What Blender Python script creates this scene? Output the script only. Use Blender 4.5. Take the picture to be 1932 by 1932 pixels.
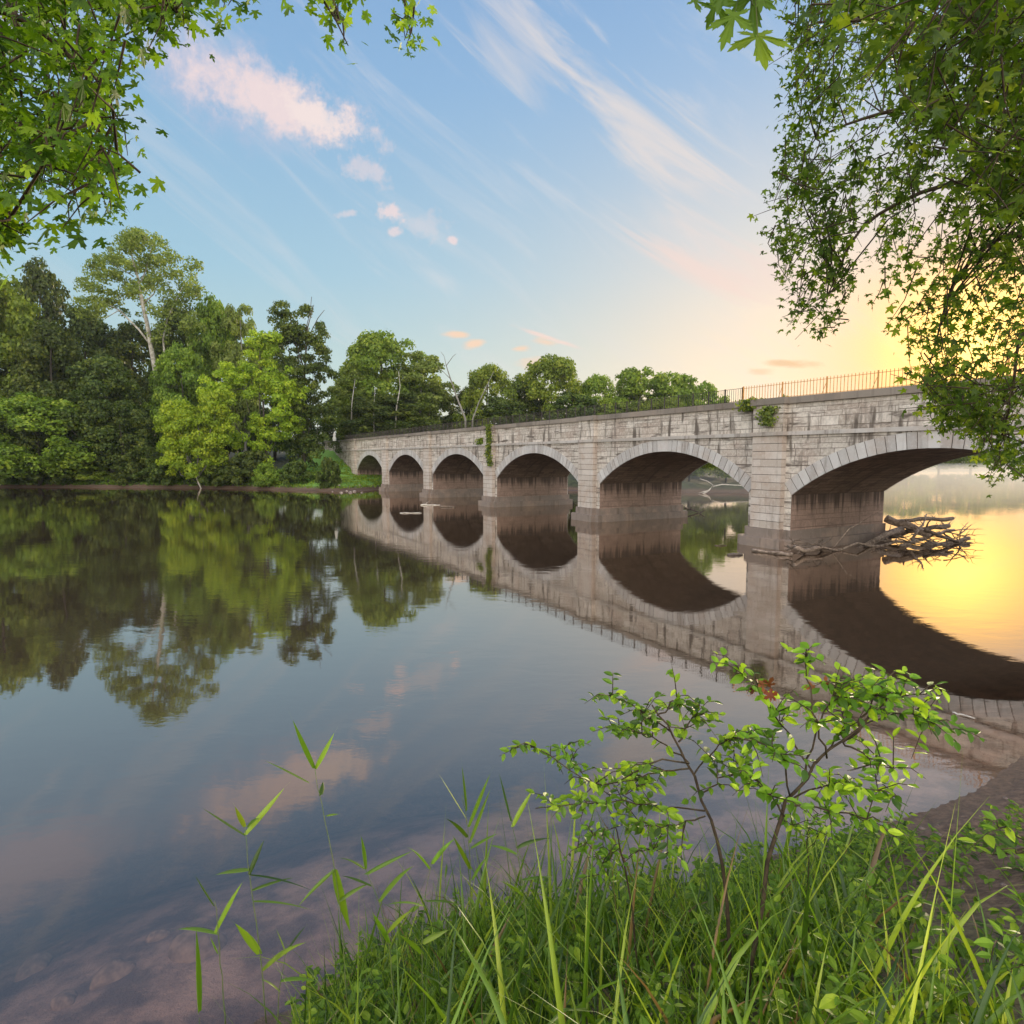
import bpy, bmesh, math, random
import numpy as np
from mathutils import Matrix, Vector
from math import sin, cos, pi, radians, atan, atan2, asin, sqrt, tan

for _o in list(bpy.data.objects): bpy.data.objects.remove(_o)
SC = bpy.context.scene
COL = SC.collection
RNG = np.random.default_rng(7)
random.seed(7)

# ------------------------------------------------------------------ camera
F_PX, PITCH, ROLL, EYE = 1193.0, 0.0842, 0.0024, 5.6      # focal length in units of a 1932 px wide picture
cam_d = bpy.data.cameras.new('camera'); cam = bpy.data.objects.new('camera', cam_d); COL.objects.link(cam)
cam_d.sensor_width = 36; cam_d.lens = 36 * F_PX / 1932
cam_d.clip_start = 0.05; cam_d.clip_end = 4000
CAM = Matrix.Translation((0, 0, EYE)) @ Matrix.Rotation(pi / 2 - PITCH, 4, 'X') @ Matrix.Rotation(ROLL, 4, 'Z')
cam.matrix_world = CAM
SC.camera = cam
CR = np.array(CAM.to_3x3())

def ray(px, py):
    d = CR @ np.array([(px - 966) / F_PX, -(py - 966) / F_PX, -1.0])
    return d / np.linalg.norm(d)
def at(px, py, Y):                       # the point seen at a pixel of the photo, Y metres north of the camera
    d = ray(px, py); return np.array([0, 0, EYE]) + d * (Y / d[1])
def atz(px, py, z=0.0):
    d = ray(px, py); return np.array([0, 0, EYE]) + d * ((z - EYE) / d[2])
def azel(px, py):
    d = ray(px, py); return math.degrees(atan2(d[0], d[1])), math.degrees(asin(d[2]))

# ------------------------------------------------------------------ sun and sky
SUN_AZ, SUN_EL = radians(27.0), radians(9.5)
sd = Vector((sin(SUN_AZ) * cos(SUN_EL), cos(SUN_AZ) * cos(SUN_EL), sin(SUN_EL)))
sun_d = bpy.data.lights.new('sun', 'SUN'); sun = bpy.data.objects.new('sun', sun_d); COL.objects.link(sun)
GLOW = Vector((sin(radians(35.5)) * cos(radians(8.5)), cos(radians(35.5)) * cos(radians(8.5)), sin(radians(8.5))))   # where the veiled sun brightens the sky
sun_d.energy = 4.5; sun_d.angle = radians(1.5); sun_d.color = (1.0, 0.80, 0.52)
sun.rotation_euler = sd.to_track_quat('Z', 'Y').to_euler(); sun.location = (60, 90, 60)

SC.view_settings.view_transform = 'Standard'; SC.view_settings.look = 'None'
SC.view_settings.exposure = 0.12; SC.view_settings.gamma = 1.0; SC.view_settings.use_curve_mapping = False
SC.render.engine = 'CYCLES'
cy = SC.cycles
cy.max_bounces = 6; cy.diffuse_bounces = 2; cy.glossy_bounces = 3; cy.transmission_bounces = 3
cy.transparent_max_bounces = 8; cy.volume_bounces = 0; cy.use_denoising = True
cy.caustics_reflective = False; cy.caustics_refractive = False
cy.sample_clamp_indirect = 6

class NT:                                 # tiny helper for writing node trees as expressions
    def __init__(s, nt): s.nt = nt
    def n(s, typ, **kw):
        nd = s.nt.nodes.new(typ)
        for k, v in kw.items(): setattr(nd, k, v)
        return nd
    def put(s, sock, v):
        if hasattr(v, 'is_output') or isinstance(v, bpy.types.NodeSocket): s.nt.links.new(v, sock)
        elif v is not None: sock.default_value = v
    def m(s, op, a, b=None, c=None, clamp=False):
        nd = s.n('ShaderNodeMath', operation=op, use_clamp=clamp)
        for i, v in enumerate((a, b, c)):
            if v is not None: s.put(nd.inputs[i], v)
        return nd.outputs[0]
    def vm(s, op, a, b=None):
        nd = s.n('ShaderNodeVectorMath', operation=op)
        s.put(nd.inputs[0], a)
        if b is not None: s.put(nd.inputs[3] if op == 'SCALE' else nd.inputs[1], b)
        return nd.outputs['Value'] if op in ('DOT_PRODUCT', 'LENGTH') else nd.outputs['Vector']
    def xyz(s, x, y, z=0.0):
        nd = s.n('ShaderNodeCombineXYZ'); s.put(nd.inputs[0], x); s.put(nd.inputs[1], y); s.put(nd.inputs[2], z); return nd.outputs[0]
    def sep(s, v):
        nd = s.n('ShaderNodeSeparateXYZ'); s.put(nd.inputs[0], v); return nd.outputs
    def mix(s, f, a, b, mode='MIX'):
        nd = s.n('ShaderNodeMix', data_type='RGBA', blend_type=mode)
        s.put(nd.inputs[0], f); s.put(nd.inputs[6], c4(a)); s.put(nd.inputs[7], c4(b)); return nd.outputs[2]
    def ss(s, v, lo, hi, a=0.0, b=1.0):
        nd = s.n('ShaderNodeMapRange', interpolation_type='SMOOTHSTEP')
        s.put(nd.inputs[0], v); s.put(nd.inputs[1], lo); s.put(nd.inputs[2], hi); s.put(nd.inputs[3], a); s.put(nd.inputs[4], b); return nd.outputs[0]
    def noise(s, vec, scale, detail=3.0, rough=0.5, dist=0.0, col=False):
        nd = s.n('ShaderNodeTexNoise'); s.put(nd.inputs['Vector'], vec)
        nd.inputs['Scale'].default_value = scale; nd.inputs['Detail'].default_value = detail
        nd.inputs['Roughness'].default_value = rough; nd.inputs['Distortion'].default_value = dist
        return nd.outputs['Color'] if col else nd.outputs['Fac']
    def ramp(s, f, stops):
        nd = s.n('ShaderNodeValToRGB'); s.put(nd.inputs[0], f); e = nd.color_ramp.elements
        while len(e) < len(stops): e.new(0.5)
        for el, (p, c) in zip(e, stops): el.position = p; el.color = c4(c)
        return nd.outputs[0]
def c4(c):
    if isinstance(c, (tuple, list)) and len(c) == 3: return (*c, 1.0)
    return c

def build_world():
    w = bpy.data.worlds.new('World'); SC.world = w; w.use_nodes = True
    nt = w.node_tree; nt.nodes.clear(); T = NT(nt)
    tc = T.n('ShaderNodeTexCoord').outputs['Generated']
    d = T.vm('NORMALIZE', tc); x, y, z = T.sep(d)
    az = T.m('MULTIPLY', T.m('ARCTAN2', x, y), 180 / pi)
    el = T.m('MULTIPLY', T.m('ARCSINE', z), 180 / pi)
    sky = T.n('ShaderNodeTexSky', sky_type='NISHITA')
    sky.sun_disc = False; sky.sun_elevation = SUN_EL; sky.sun_rotation = SUN_AZ
    sky.air_density = 1.0; sky.dust_density = 1.5; sky.ozone_density = 1.5; sky.altitude = 100
    base = T.ramp(T.m('DIVIDE', el, 90, clamp=True), [
        (0.0, (0.62, 0.66, 0.56)), (0.07, (0.52, 0.68, 0.66)), (0.17, (0.37, 0.60, 0.74)),
        (0.32, (0.27, 0.48, 0.74)), (0.48, (0.21, 0.37, 0.68)), (0.75, (0.18, 0.34, 0.66))])
    nsk = T.vm('SCALE', sky.outputs[0], 0.10)
    base = T.mix(0.18, base, nsk)
    # warm side of the sky round the sun
    dt = T.vm('DOT_PRODUCT', d, tuple(GLOW))
    dtc = T.m('MAXIMUM', dt, 0.0)
    low = T.ss(el, 2.0, 38.0, 1.0, 0.0)
    g1 = T.m('MULTIPLY', T.m('POWER', dtc, 7.0), low)
    base = T.mix(T.m('MULTIPLY', g1, 0.80, clamp=True), base, (0.90, 0.58, 0.38))
    g2 = T.m('MULTIPLY', T.m('POWER', dtc, 110.0), T.ss(el, 7.0, 24.0, 1.0, 0.0))
    base = T.mix(T.m('MULTIPLY', g2, 0.92, clamp=True), base, (1.5, 0.74, 0.15))
    g3 = T.m('POWER', dtc, 420.0)
    base = T.mix(T.m('MULTIPLY', g3, 0.95, clamp=True), base, (3.0, 1.75, .42))
    # clouds: (x1,y1,x2,y2,halfwidth,opacity,softness,noise amount,kind)
    P2 = T.xyz(az, el)
    nz = T.noise(P2, 0.16, 6, 0.58, 0.4)
    nf = T.noise(P2, 0.75, 8, 0.66)
    nbig = T.m('ADD', T.m('MULTIPLY', nz, 0.55), T.m('MULTIPLY', nf, 0.45))
    def rot(phi, sx, sy):
        a = T.m('ADD', T.m('MULTIPLY', az, cos(phi)), T.m('MULTIPLY', el, sin(phi)))
        b = T.m('ADD', T.m('MULTIPLY', az, -sin(phi)), T.m('MULTIPLY', el, cos(phi)))
        return T.xyz(T.m('MULTIPLY', a, sx), T.m('MULTIPLY', b, sy))
    nst = T.noise(rot(radians(-34), 0.05, 0.34), 1.0, 7, 0.62, 0.8)
    nfl = T.noise(T.xyz(T.m('MULTIPLY', az, 0.22), T.m('MULTIPLY', el, 0.9)), 1.0, 5, 0.6, 0.3)
    def band(x1, y1, x2, y2, hw, op, soft, amp, nn):
        a1, e1 = azel(x1, y1); a2, e2 = azel(x2, y2)
        ca, ce = (a1 + a2) / 2, (e1 + e2) / 2
        L = math.hypot(a2 - a1, e2 - e1) / 2; ph = atan2(e2 - e1, a2 - a1); W = hw / 21.0
        da = T.m('SUBTRACT', az, ca); de = T.m('SUBTRACT', el, ce)
        u = T.m('DIVIDE', T.m('ADD', T.m('MULTIPLY', da, cos(ph)), T.m('MULTIPLY', de, sin(ph))), L)
        v = T.m('DIVIDE', T.m('ADD', T.m('MULTIPLY', da, -sin(ph)), T.m('MULTIPLY', de, cos(ph))), W)
        r = T.m('SQRT', T.m('ADD', T.m('MULTIPLY', u, u), T.m('MULTIPLY', v, v)))
        q = T.m('ADD', T.m('SUBTRACT', 1.0, r), T.m('MULTIPLY', T.m('SUBTRACT', nn, 0.5), amp))
        return T.m('MULTIPLY', T.ss(q, 0.0, soft), op)
    def lay(base, col, lst):
        for b in lst: base = T.mix(band(*b), base, col)
        return base
    pink = (0.80, 0.66, 0.66); peach = (0.92, 0.62, 0.42); white = (0.72, 0.66, 0.64)
    base = T.mix(T.m('MULTIPLY', T.ss(nst, 0.48, 0.76), 0.34), base, (0.74, 0.70, 0.70))
    base = lay(base, (0.50, 0.52, 0.66), [(170, 30, 600, 225, 80, 0.85, 1.0, 2.4, nbig), (-420, -150, 260, 90, 75, 0.9, 0.9, 2.2, nbig), (330, 190, 640, 290, 50, 0.4, 1.2, 3.0, nbig)])
    base = lay(base, pink, [(270, 95, 735, 262, 56, 0.95, 0.7, 2.9, nbig), (620, 300, 750, 340, 26, 0.5, 0.9, 3.0, nf)])
    base = lay(base, (0.86, 0.74, 0.70), [(500, 170, 690, 262, 30, 0.6, 0.7, 3.0, nf)])
    base = lay(base, pink, [(705, 400, 775, 398, 17, 0.85, 0.8, 3.2, nf), (720, 440, 765, 436, 9, 0.7, 0.8, 3.0, nf),
                            (838, 448, 866, 456, 9, 0.85, 0.8, 2.4, nf), (620, 408, 682, 400, 7, 0.5, 0.8, 3.0, nf), (760, 425, 860, 430, 26, 0.25, 0.8, 4.0, nf)])
    base = lay(base, white, [(1020, 70, 1400, 410, 80, 0.8, 1.1, 3.6, nst), (860, -10, 1120, 210, 80, 0.42, 1.0, 3.4, nst),
                             (1150, 250, 1400, 520, 130, 0.30, 1.2, 3.0, nst)])
    base = lay(base, (0.88, 0.66, 0.58), [(1180, 440, 1480, 590, 26, 0.60, 1.0, 3.0, nst), (1330, 480, 1640, 560, 60, 0.45, 1.2, 3.0, nst),
                                          (960, 612, 1110, 662, 6, 0.75, 0.8, 1.5, nfl)])
    base = lay(base, peach, [(832, 630, 892, 632, 8, 0.8, 0.8, 2.0, nfl), (868, 652, 920, 648, 11, 0.8, 0.8, 2.0, nfl), (960, 660, 1010, 655, 7, 0.7, 0.8, 2.0, nfl),
                             (1000, 640, 1060, 650, 10, 0.6, 0.8, 2.0, nfl), (970, 690, 1060, 685, 14, 0.5, 0.8, 2.4, nfl)])
    base = lay(base, (0.78, 0.47, 0.22), [(1425, 682, 1545, 690, 10, 0.65, 0.8, 2.2, nfl), (1390, 702, 1470, 700, 9, 0.45, 0.8, 2.4, nfl)])
    # sky behind the camera brightened beyond a real one, as added fill
    back = T.ss(y, 0.15, -0.75)
    gain = T.m('ADD', 1.0, T.m('MULTIPLY', back, 4.2))
    base = T.vm('SCALE', base, gain)
    base = T.mix(T.m('MULTIPLY', back, 0.75), base, (3.3, 2.85, 2.35))
    bg = T.n('ShaderNodeBackground'); T.put(bg.inputs[0], base); bg.inputs[1].default_value = 1.0
    out = T.n('ShaderNodeOutputWorld'); nt.links.new(bg.outputs[0], out.inputs[0])
    w.cycles.sampling_method = 'MANUAL'; w.cycles.sample_map_resolution = 1024
build_world()

# ------------------------------------------------------------------ object helpers
def tag(o, label=None, cat=None, group=None, kind=None):
    if label: o['label'] = label
    if cat: o['category'] = cat
    if group: o['group'] = group
    if kind: o['kind'] = kind
    return o
def empty(name, loc=(0, 0, 0), rz=0.0, parent=None):
    o = bpy.data.objects.new(name, None); COL.objects.link(o); o.location = loc; o.rotation_euler = (0, 0, rz)
    o.empty_display_size = 0.3
    if parent: o.parent = parent
    return o
def mesh_np(name, V, Fq, mat, parent=None, tone=None, uv=None, smooth=False):
    """V (n,3); Fq: list of arrays (m,k), each of one polygon size"""
    me = bpy.data.meshes.new(name)
    if not isinstance(Fq, (list, tuple)): Fq = [Fq]
    Fq = [np.asarray(f, dtype=np.int32) for f in Fq if len(f)]
    V = np.asarray(V, dtype=np.float32)
    me.vertices.add(len(V)); me.vertices.foreach_set('co', V.ravel())
    idx = np.concatenate([f.ravel() for f in Fq])
    tot = np.concatenate([np.full(len(f), f.shape[1], np.int32) for f in Fq])
    st = np.concatenate([[0], np.cumsum(tot)[:-1]]).astype(np.int32)
    me.loops.add(len(idx)); me.loops.foreach_set('vertex_index', idx)
    me.polygons.add(len(tot)); me.polygons.foreach_set('loop_start', st)
    try: me.polygons.foreach_set('loop_total', tot)
    except Exception: pass
    me.update(calc_edges=True)
    if tone is not None:
        a = me.attributes.new('tone', 'FLOAT', 'POINT'); a.data.foreach_set('value', np.asarray(tone, np.float32))
    if uv is not None:
        l = me.uv_layers.new(name='UVMap'); l.data.foreach_set('uv', np.asarray(uv, np.float32).ravel())
    me.polygons.foreach_set('use_smooth', np.full(len(tot), bool(smooth)))
    if mat: me.materials.append(mat)
    o = bpy.data.objects.new(name, me); COL.objects.link(o)
    if parent: o.parent = parent
    return o

class MB:                                 # collects verts, polys and uvs
    def __init__(s): s.v = []; s.f = {}; s.n = 0; s.t = []; s.uv = {}
    def add(s, V, F, uv=None, tone=0.5):
        V = np.asarray(V, float).reshape(-1, 3); F = np.asarray(F, int); k = F.shape[1]
        s.v.append(V); s.f.setdefault(k, []).append(F + s.n)
        s.uv.setdefault(k, []).append(np.zeros((F.size, 2)) if uv is None else np.asarray(uv, float).reshape(-1, 2))
        s.t.append(np.full(len(V), tone) if np.isscalar(tone) else np.asarray(tone)); s.n += len(V)
    def box(s, a, b, tone=0.5, top=1.0):
        (x0, y0, z0), (x1, y1, z1) = a, b
        V = [(x0, y0, z0), (x1, y0, z0), (x1, y1, z0), (x0, y1, z0), (x0, y0, z1), (x1, y0, z1), (x1, y1, z1), (x0, y1, z1)]
        F = [(0, 3, 2, 1), (4, 5, 6, 7), (0, 1, 5, 4), (1, 2, 6, 5), (2, 3, 7, 6), (3, 0, 4, 7)]
        V = np.array(V, float); uv = []
        for q in F:
            P = V[list(q)]
            n = np.cross(P[1] - P[0], P[2] - P[1]); k = int(np.argmax(abs(n)))
            uv += [((p[1] if k == 0 else p[0]), (p[1] if k == 2 else p[2])) for p in P]
        s.add(V, F, uv, tone)
    def tube(s, pts, rad, sides=7, tone=0.5, cap=True):
        P = np.asarray(pts, float); n = len(P); R = np.full(n, rad) if np.isscalar(rad) else np.asarray(rad, float)
        T = np.gradient(P, axis=0); T /= np.linalg.norm(T, axis=1)[:, None] + 1e-9
        up = np.array([0, 0, 1.0]) if abs(T[0][2]) < 0.9 else np.array([1.0, 0, 0])
        A = np.cross(T, up); A /= np.linalg.norm(A, axis=1)[:, None] + 1e-9; B = np.cross(T, A)
        th = np.arange(sides) * 2 * pi / sides
        V = P[:, None] + R[:, None, None] * (A[:, None] * np.cos(th)[None, :, None] + B[:, None] * np.sin(th)[None, :, None])
        F = [(i * sides + j, i * sides + (j + 1) % sides, (i + 1) * sides + (j + 1) % sides, (i + 1) * sides + j) for i in range(n - 1) for j in range(sides)]
        L = np.concatenate([[0], np.cumsum(np.linalg.norm(np.diff(P, axis=0), axis=1))])
        uv = [c for i in range(n - 1) for j in range(sides) for c in ((j / sides, L[i]), ((j + 1) / sides, L[i]), ((j + 1) / sides, L[i + 1]), (j / sides, L[i + 1]))]
        s.add(V.reshape(-1, 3), F, uv, tone)
        if cap:
            b = s.n - n * sides
            for r, rev in ((0, False), (n - 1, True)):
                ids = [b + r * sides + j for j in range(sides)]
                if not rev: ids = ids[::-1]
                s.f.setdefault(sides, []).append(np.array([ids])); s.uv.setdefault(sides, []).append(np.zeros((sides, 2)))
    def build(s, name, mat, parent=None, smooth=False):
        V = np.concatenate(s.v); ks = sorted(s.f)
        return mesh_np(name, V, [np.concatenate(s.f[k]) for k in ks], mat, parent, np.concatenate(s.t), np.concatenate([np.concatenate(s.uv[k]) for k in ks]), smooth)

def leaves(C, N, size, tmpl, faces, up=None, spin=None, tone=None, rng=RNG, name='leaves', mat=None, parent=None, droop=None):
    """instance a flat leaf template (k,3) at centres C with normals N; the template's +Y is the leaf's long axis, given by droop"""
    n = len(C); N = N / (np.linalg.norm(N, axis=1)[:, None] + 1e-9)
    ref = rng.normal(size=(n, 3)) if droop is None else droop + rng.normal(size=(n, 3)) * 0.001
    Yx = ref - N * (ref * N).sum(1)[:, None]; Yx /= np.linalg.norm(Yx, axis=1)[:, None] + 1e-9
    Xx = np.cross(Yx, N)
    k = len(tmpl); s = np.broadcast_to(np.asarray(size, float), (n,))
    V = C[:, None] + s[:, None, None] * (Xx[:, None] * tmpl[None, :, 0, None] + Yx[:, None] * tmpl[None, :, 1, None] + N[:, None] * tmpl[None, :, 2, None])
    Fa = (np.arange(n)[:, None, None] * k + faces[None]).reshape(-1, faces.shape[1])
    t = rng.random(n) if tone is None else tone
    return V.reshape(-1, 3), Fa, np.repeat(t, k)

# leaf templates
CARD = np.array([(-.5, 0, 0), (0, -.55, .08), (.5, 0, 0), (0, .6, .1)]) ; CARD_F = np.array([(0, 1, 2, 3)])
def _maple():
    # five deep-cut lobes (silver maple) about the leaf's centre
    pts = []
    lobes = [(-128, .50), (-62, .80), (0, 1.06), (62, .80), (128, .50)]
    def P(a, r): return (r * sin(radians(a)), r * cos(radians(a)), 0.0)
    pts.append(P(-176, .22))
    for i, (a, r) in enumerate(lobes):
        pts += [P(a - 21, r * .52), P(a - 18, r * .78), P(a - 8, r * .78), P(a, r), P(a + 8, r * .78), P(a + 18, r * .78), P(a + 21, r * .52)]
        if i < 4: pts.append(P((a + lobes[i + 1][0]) / 2, .30))
    pts.append(P(176, .22))
    V = np.array([(0, 0, 0)] + pts) * .62
    V[:, 2] = -0.35 * (V[:, 0] ** 2) - .18 * V[:, 1] ** 2
    n = len(pts); F = np.array([(0, i + 1, i) for i in range(1, n)] + [(0, 1, n)])
    return V, F
MAPLE, MAPLE_F = _maple()
def _maple_big():
    pts = []; lobes = [(-125, .52), (-60, .88), (0, 1.12), (60, .88), (125, .52)]
    def P(a, r): return (r * sin(radians(a)), r * cos(radians(a)), 0.0)
    pts.append(P(-172, .16))
    for i, (a, r) in enumerate(lobes):
        h = [(-20, .36), (-15, .50), (-19, .66), (-12, .64), (-14, .82), (-6, .76), (-4, .90), (0, 1.0), (4, .88), (7, .76), (13, .80), (12, .65), (18, .66), (15, .50), (20, .36)]
        pts += [P(a + q, r * k) for q, k in h]
        if i < 4: pts.append(P((a + lobes[i + 1][0]) / 2, .17))
    pts.append(P(172, .16)); V = np.array([(0, 0, 0)] + pts) * .62
    V[:, 2] = -.30 * V[:, 0] ** 2 - .25 * V[:, 1] ** 2 + .05 * np.abs(V[:, 0]); n = len(pts)
    return V, np.array([(0, i + 1, i) for i in range(1, n)] + [(0, 1, n)])
MAPBIG, MAPBIG_F = _maple_big()
def _maple_lo():
    a = [(-130, .55), (-98, .34), (-70, .74), (-56, .84), (-32, .38), (-9, .8), (0, 1.05), (9, .8), (32, .38), (56, .84), (70, .74), (98, .34), (130, .55), (180, .25)]
    V = np.array([(0, 0, 0)] + [(r * sin(radians(t)) * .68, r * cos(radians(t)) * .68, -.12 * r * r) for t, r in a]); n = len(a)
    return V, np.array([(0, (i % n) + 1, i) if i < n else (0, 1, n) for i in range(1, n + 1)])
MAPLO, MAPLO_F = _maple_lo()
OVAL = np.array([(0, 0, 0), (-.17, .18, .05), (-.25, .45, .07), (-.17, .74, .03), (0, 1.0, -.06), (.17, .74, .03), (.25, .45, .07), (.17, .18, .05), (0, .5, 0)])
OVAL_F = np.array([(8, 1, 0), (8, 2, 1), (8, 3, 2), (8, 4, 3), (8, 5, 4), (8, 6, 5), (8, 7, 6), (8, 0, 7)])

# ------------------------------------------------------------------ materials
def new_mat(name):
    m = bpy.data.materials.new(name); m.use_nodes = True; m.node_tree.nodes.clear(); T = NT(m.node_tree)
    out = T.n('ShaderNodeOutputMaterial'); return m, T, out
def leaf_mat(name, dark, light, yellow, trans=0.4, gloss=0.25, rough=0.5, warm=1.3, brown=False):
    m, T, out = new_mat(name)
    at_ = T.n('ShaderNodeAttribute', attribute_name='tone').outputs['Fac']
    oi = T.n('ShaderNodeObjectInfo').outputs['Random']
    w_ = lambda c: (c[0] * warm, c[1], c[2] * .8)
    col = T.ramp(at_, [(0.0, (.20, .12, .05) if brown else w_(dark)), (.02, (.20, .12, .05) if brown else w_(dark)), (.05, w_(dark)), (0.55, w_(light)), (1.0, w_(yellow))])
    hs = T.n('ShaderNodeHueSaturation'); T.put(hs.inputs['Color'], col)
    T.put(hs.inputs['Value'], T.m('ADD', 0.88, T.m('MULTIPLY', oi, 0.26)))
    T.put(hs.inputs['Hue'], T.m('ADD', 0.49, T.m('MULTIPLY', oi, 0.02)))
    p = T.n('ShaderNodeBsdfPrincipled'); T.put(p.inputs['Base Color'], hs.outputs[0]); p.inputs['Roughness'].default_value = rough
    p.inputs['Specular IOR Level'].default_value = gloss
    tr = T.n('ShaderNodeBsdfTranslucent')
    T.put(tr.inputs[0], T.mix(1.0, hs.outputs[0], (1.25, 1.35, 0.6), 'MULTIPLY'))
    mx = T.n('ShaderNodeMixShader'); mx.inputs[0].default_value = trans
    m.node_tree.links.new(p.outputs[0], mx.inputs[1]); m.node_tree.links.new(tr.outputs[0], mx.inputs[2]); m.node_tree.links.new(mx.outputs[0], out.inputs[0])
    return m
M = {}
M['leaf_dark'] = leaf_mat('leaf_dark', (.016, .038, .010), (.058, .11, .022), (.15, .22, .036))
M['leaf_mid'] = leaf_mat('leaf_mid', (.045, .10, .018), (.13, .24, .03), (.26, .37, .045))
M['leaf_bright'] = leaf_mat('leaf_bright', (.09, .20, .022), (.21, .38, .03), (.36, .52, .04))
M['leaf_olive'] = leaf_mat('leaf_olive', (.08, .12, .03), (.17, .22, .05), (.29, .32, .07), warm=1.0)
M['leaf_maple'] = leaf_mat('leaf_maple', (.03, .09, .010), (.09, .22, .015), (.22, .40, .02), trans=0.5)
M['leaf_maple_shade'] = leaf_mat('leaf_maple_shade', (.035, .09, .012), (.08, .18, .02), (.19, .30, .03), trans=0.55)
M['leaf_sapling'] = leaf_mat('leaf_sapling', (.035, .09, .012), (.11, .26, .015), (.27, .46, .03), trans=0.42, gloss=.4)
M['grass'] = leaf_mat('grass', (.025, .07, .010), (.10, .22, .018), (.30, .44, .06), trans=0.4, gloss=.5, rough=.38, brown=True)
M['dead_leaf'] = leaf_mat('dead_leaf', (.06, .022, .012), (.12, .045, .02), (.18, .07, .03), trans=0.2)

def simple(name, c1, c2, scale=3, rough=0.85, bump=0.3, stretch=(1, 1, 1), spec=0.3, uvc=False):
    m, T, out = new_mat(name); tc = T.n('ShaderNodeTexCoord')
    v = T.vm('MULTIPLY', tc.outputs['UV' if uvc else 'Object'], stretch)
    nz = T.noise(v, scale, 6, 0.6)
    p = T.n('ShaderNodeBsdfPrincipled'); T.put(p.inputs['Base Color'], T.mix(T.ss(nz, .3, .7), c1, c2)); p.inputs['Roughness'].default_value = rough
    p.inputs['Specular IOR Level'].default_value = spec
    b = T.n('ShaderNodeBump'); b.inputs['Strength'].default_value = bump; b.inputs['Distance'].default_value = 0.02; T.put(b.inputs['Height'], nz)
    m.node_tree.links.new(b.outputs[0], p.inputs['Normal']); m.node_tree.links.new(p.outputs[0], out.inputs[0]); return m
M['bark'] = simple('bark', (.035, .028, .02), (.10, .085, .065), 6, stretch=(1, 1, .25))
M['bark_pale'] = simple('bark_pale', (.20, .18, .14), (.50, .47, .40), 1.6)
M['bark_grey'] = simple('bark_grey', (.12, .11, .09), (.26, .24, .2), 2.5, stretch=(1, 1, .3))
M['twig'] = simple('twig', (.03, .02, .012), (.08, .055, .03), 20)
M['stem_green'] = simple('stem_green', (.07, .13, .03), (.16, .17, .06), 12)
M['driftwood'] = simple('driftwood', (.13, .09, .065), (.38, .29, .22), 5, stretch=(1, 1, 1), bump=.8)
M['driftwood_dark'] = simple('driftwood_dark', (.06, .042, .03), (.19, .14, .10), 5)
M['driftwood_pale'] = simple('driftwood_pale', (.38, .32, .26), (.62, .56, .47), 5)
M['iron'] = simple('iron', (.02, .017, .015), (.06, .045, .035), 8, rough=.6)
M['backlit_iron'] = simple('backlit_iron', (.42, .19, .05), (.60, .30, .09), 8, rough=.6)  # orange backlight of the low sun put into the iron's rust colour
M['white_stone'] = simple('white_stone', (.5, .48, .44), (.7, .68, .62), 4)
M['stone_dark'] = simple('stone_dark', (.05, .04, .03), (.14, .11, .09), 3)

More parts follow.
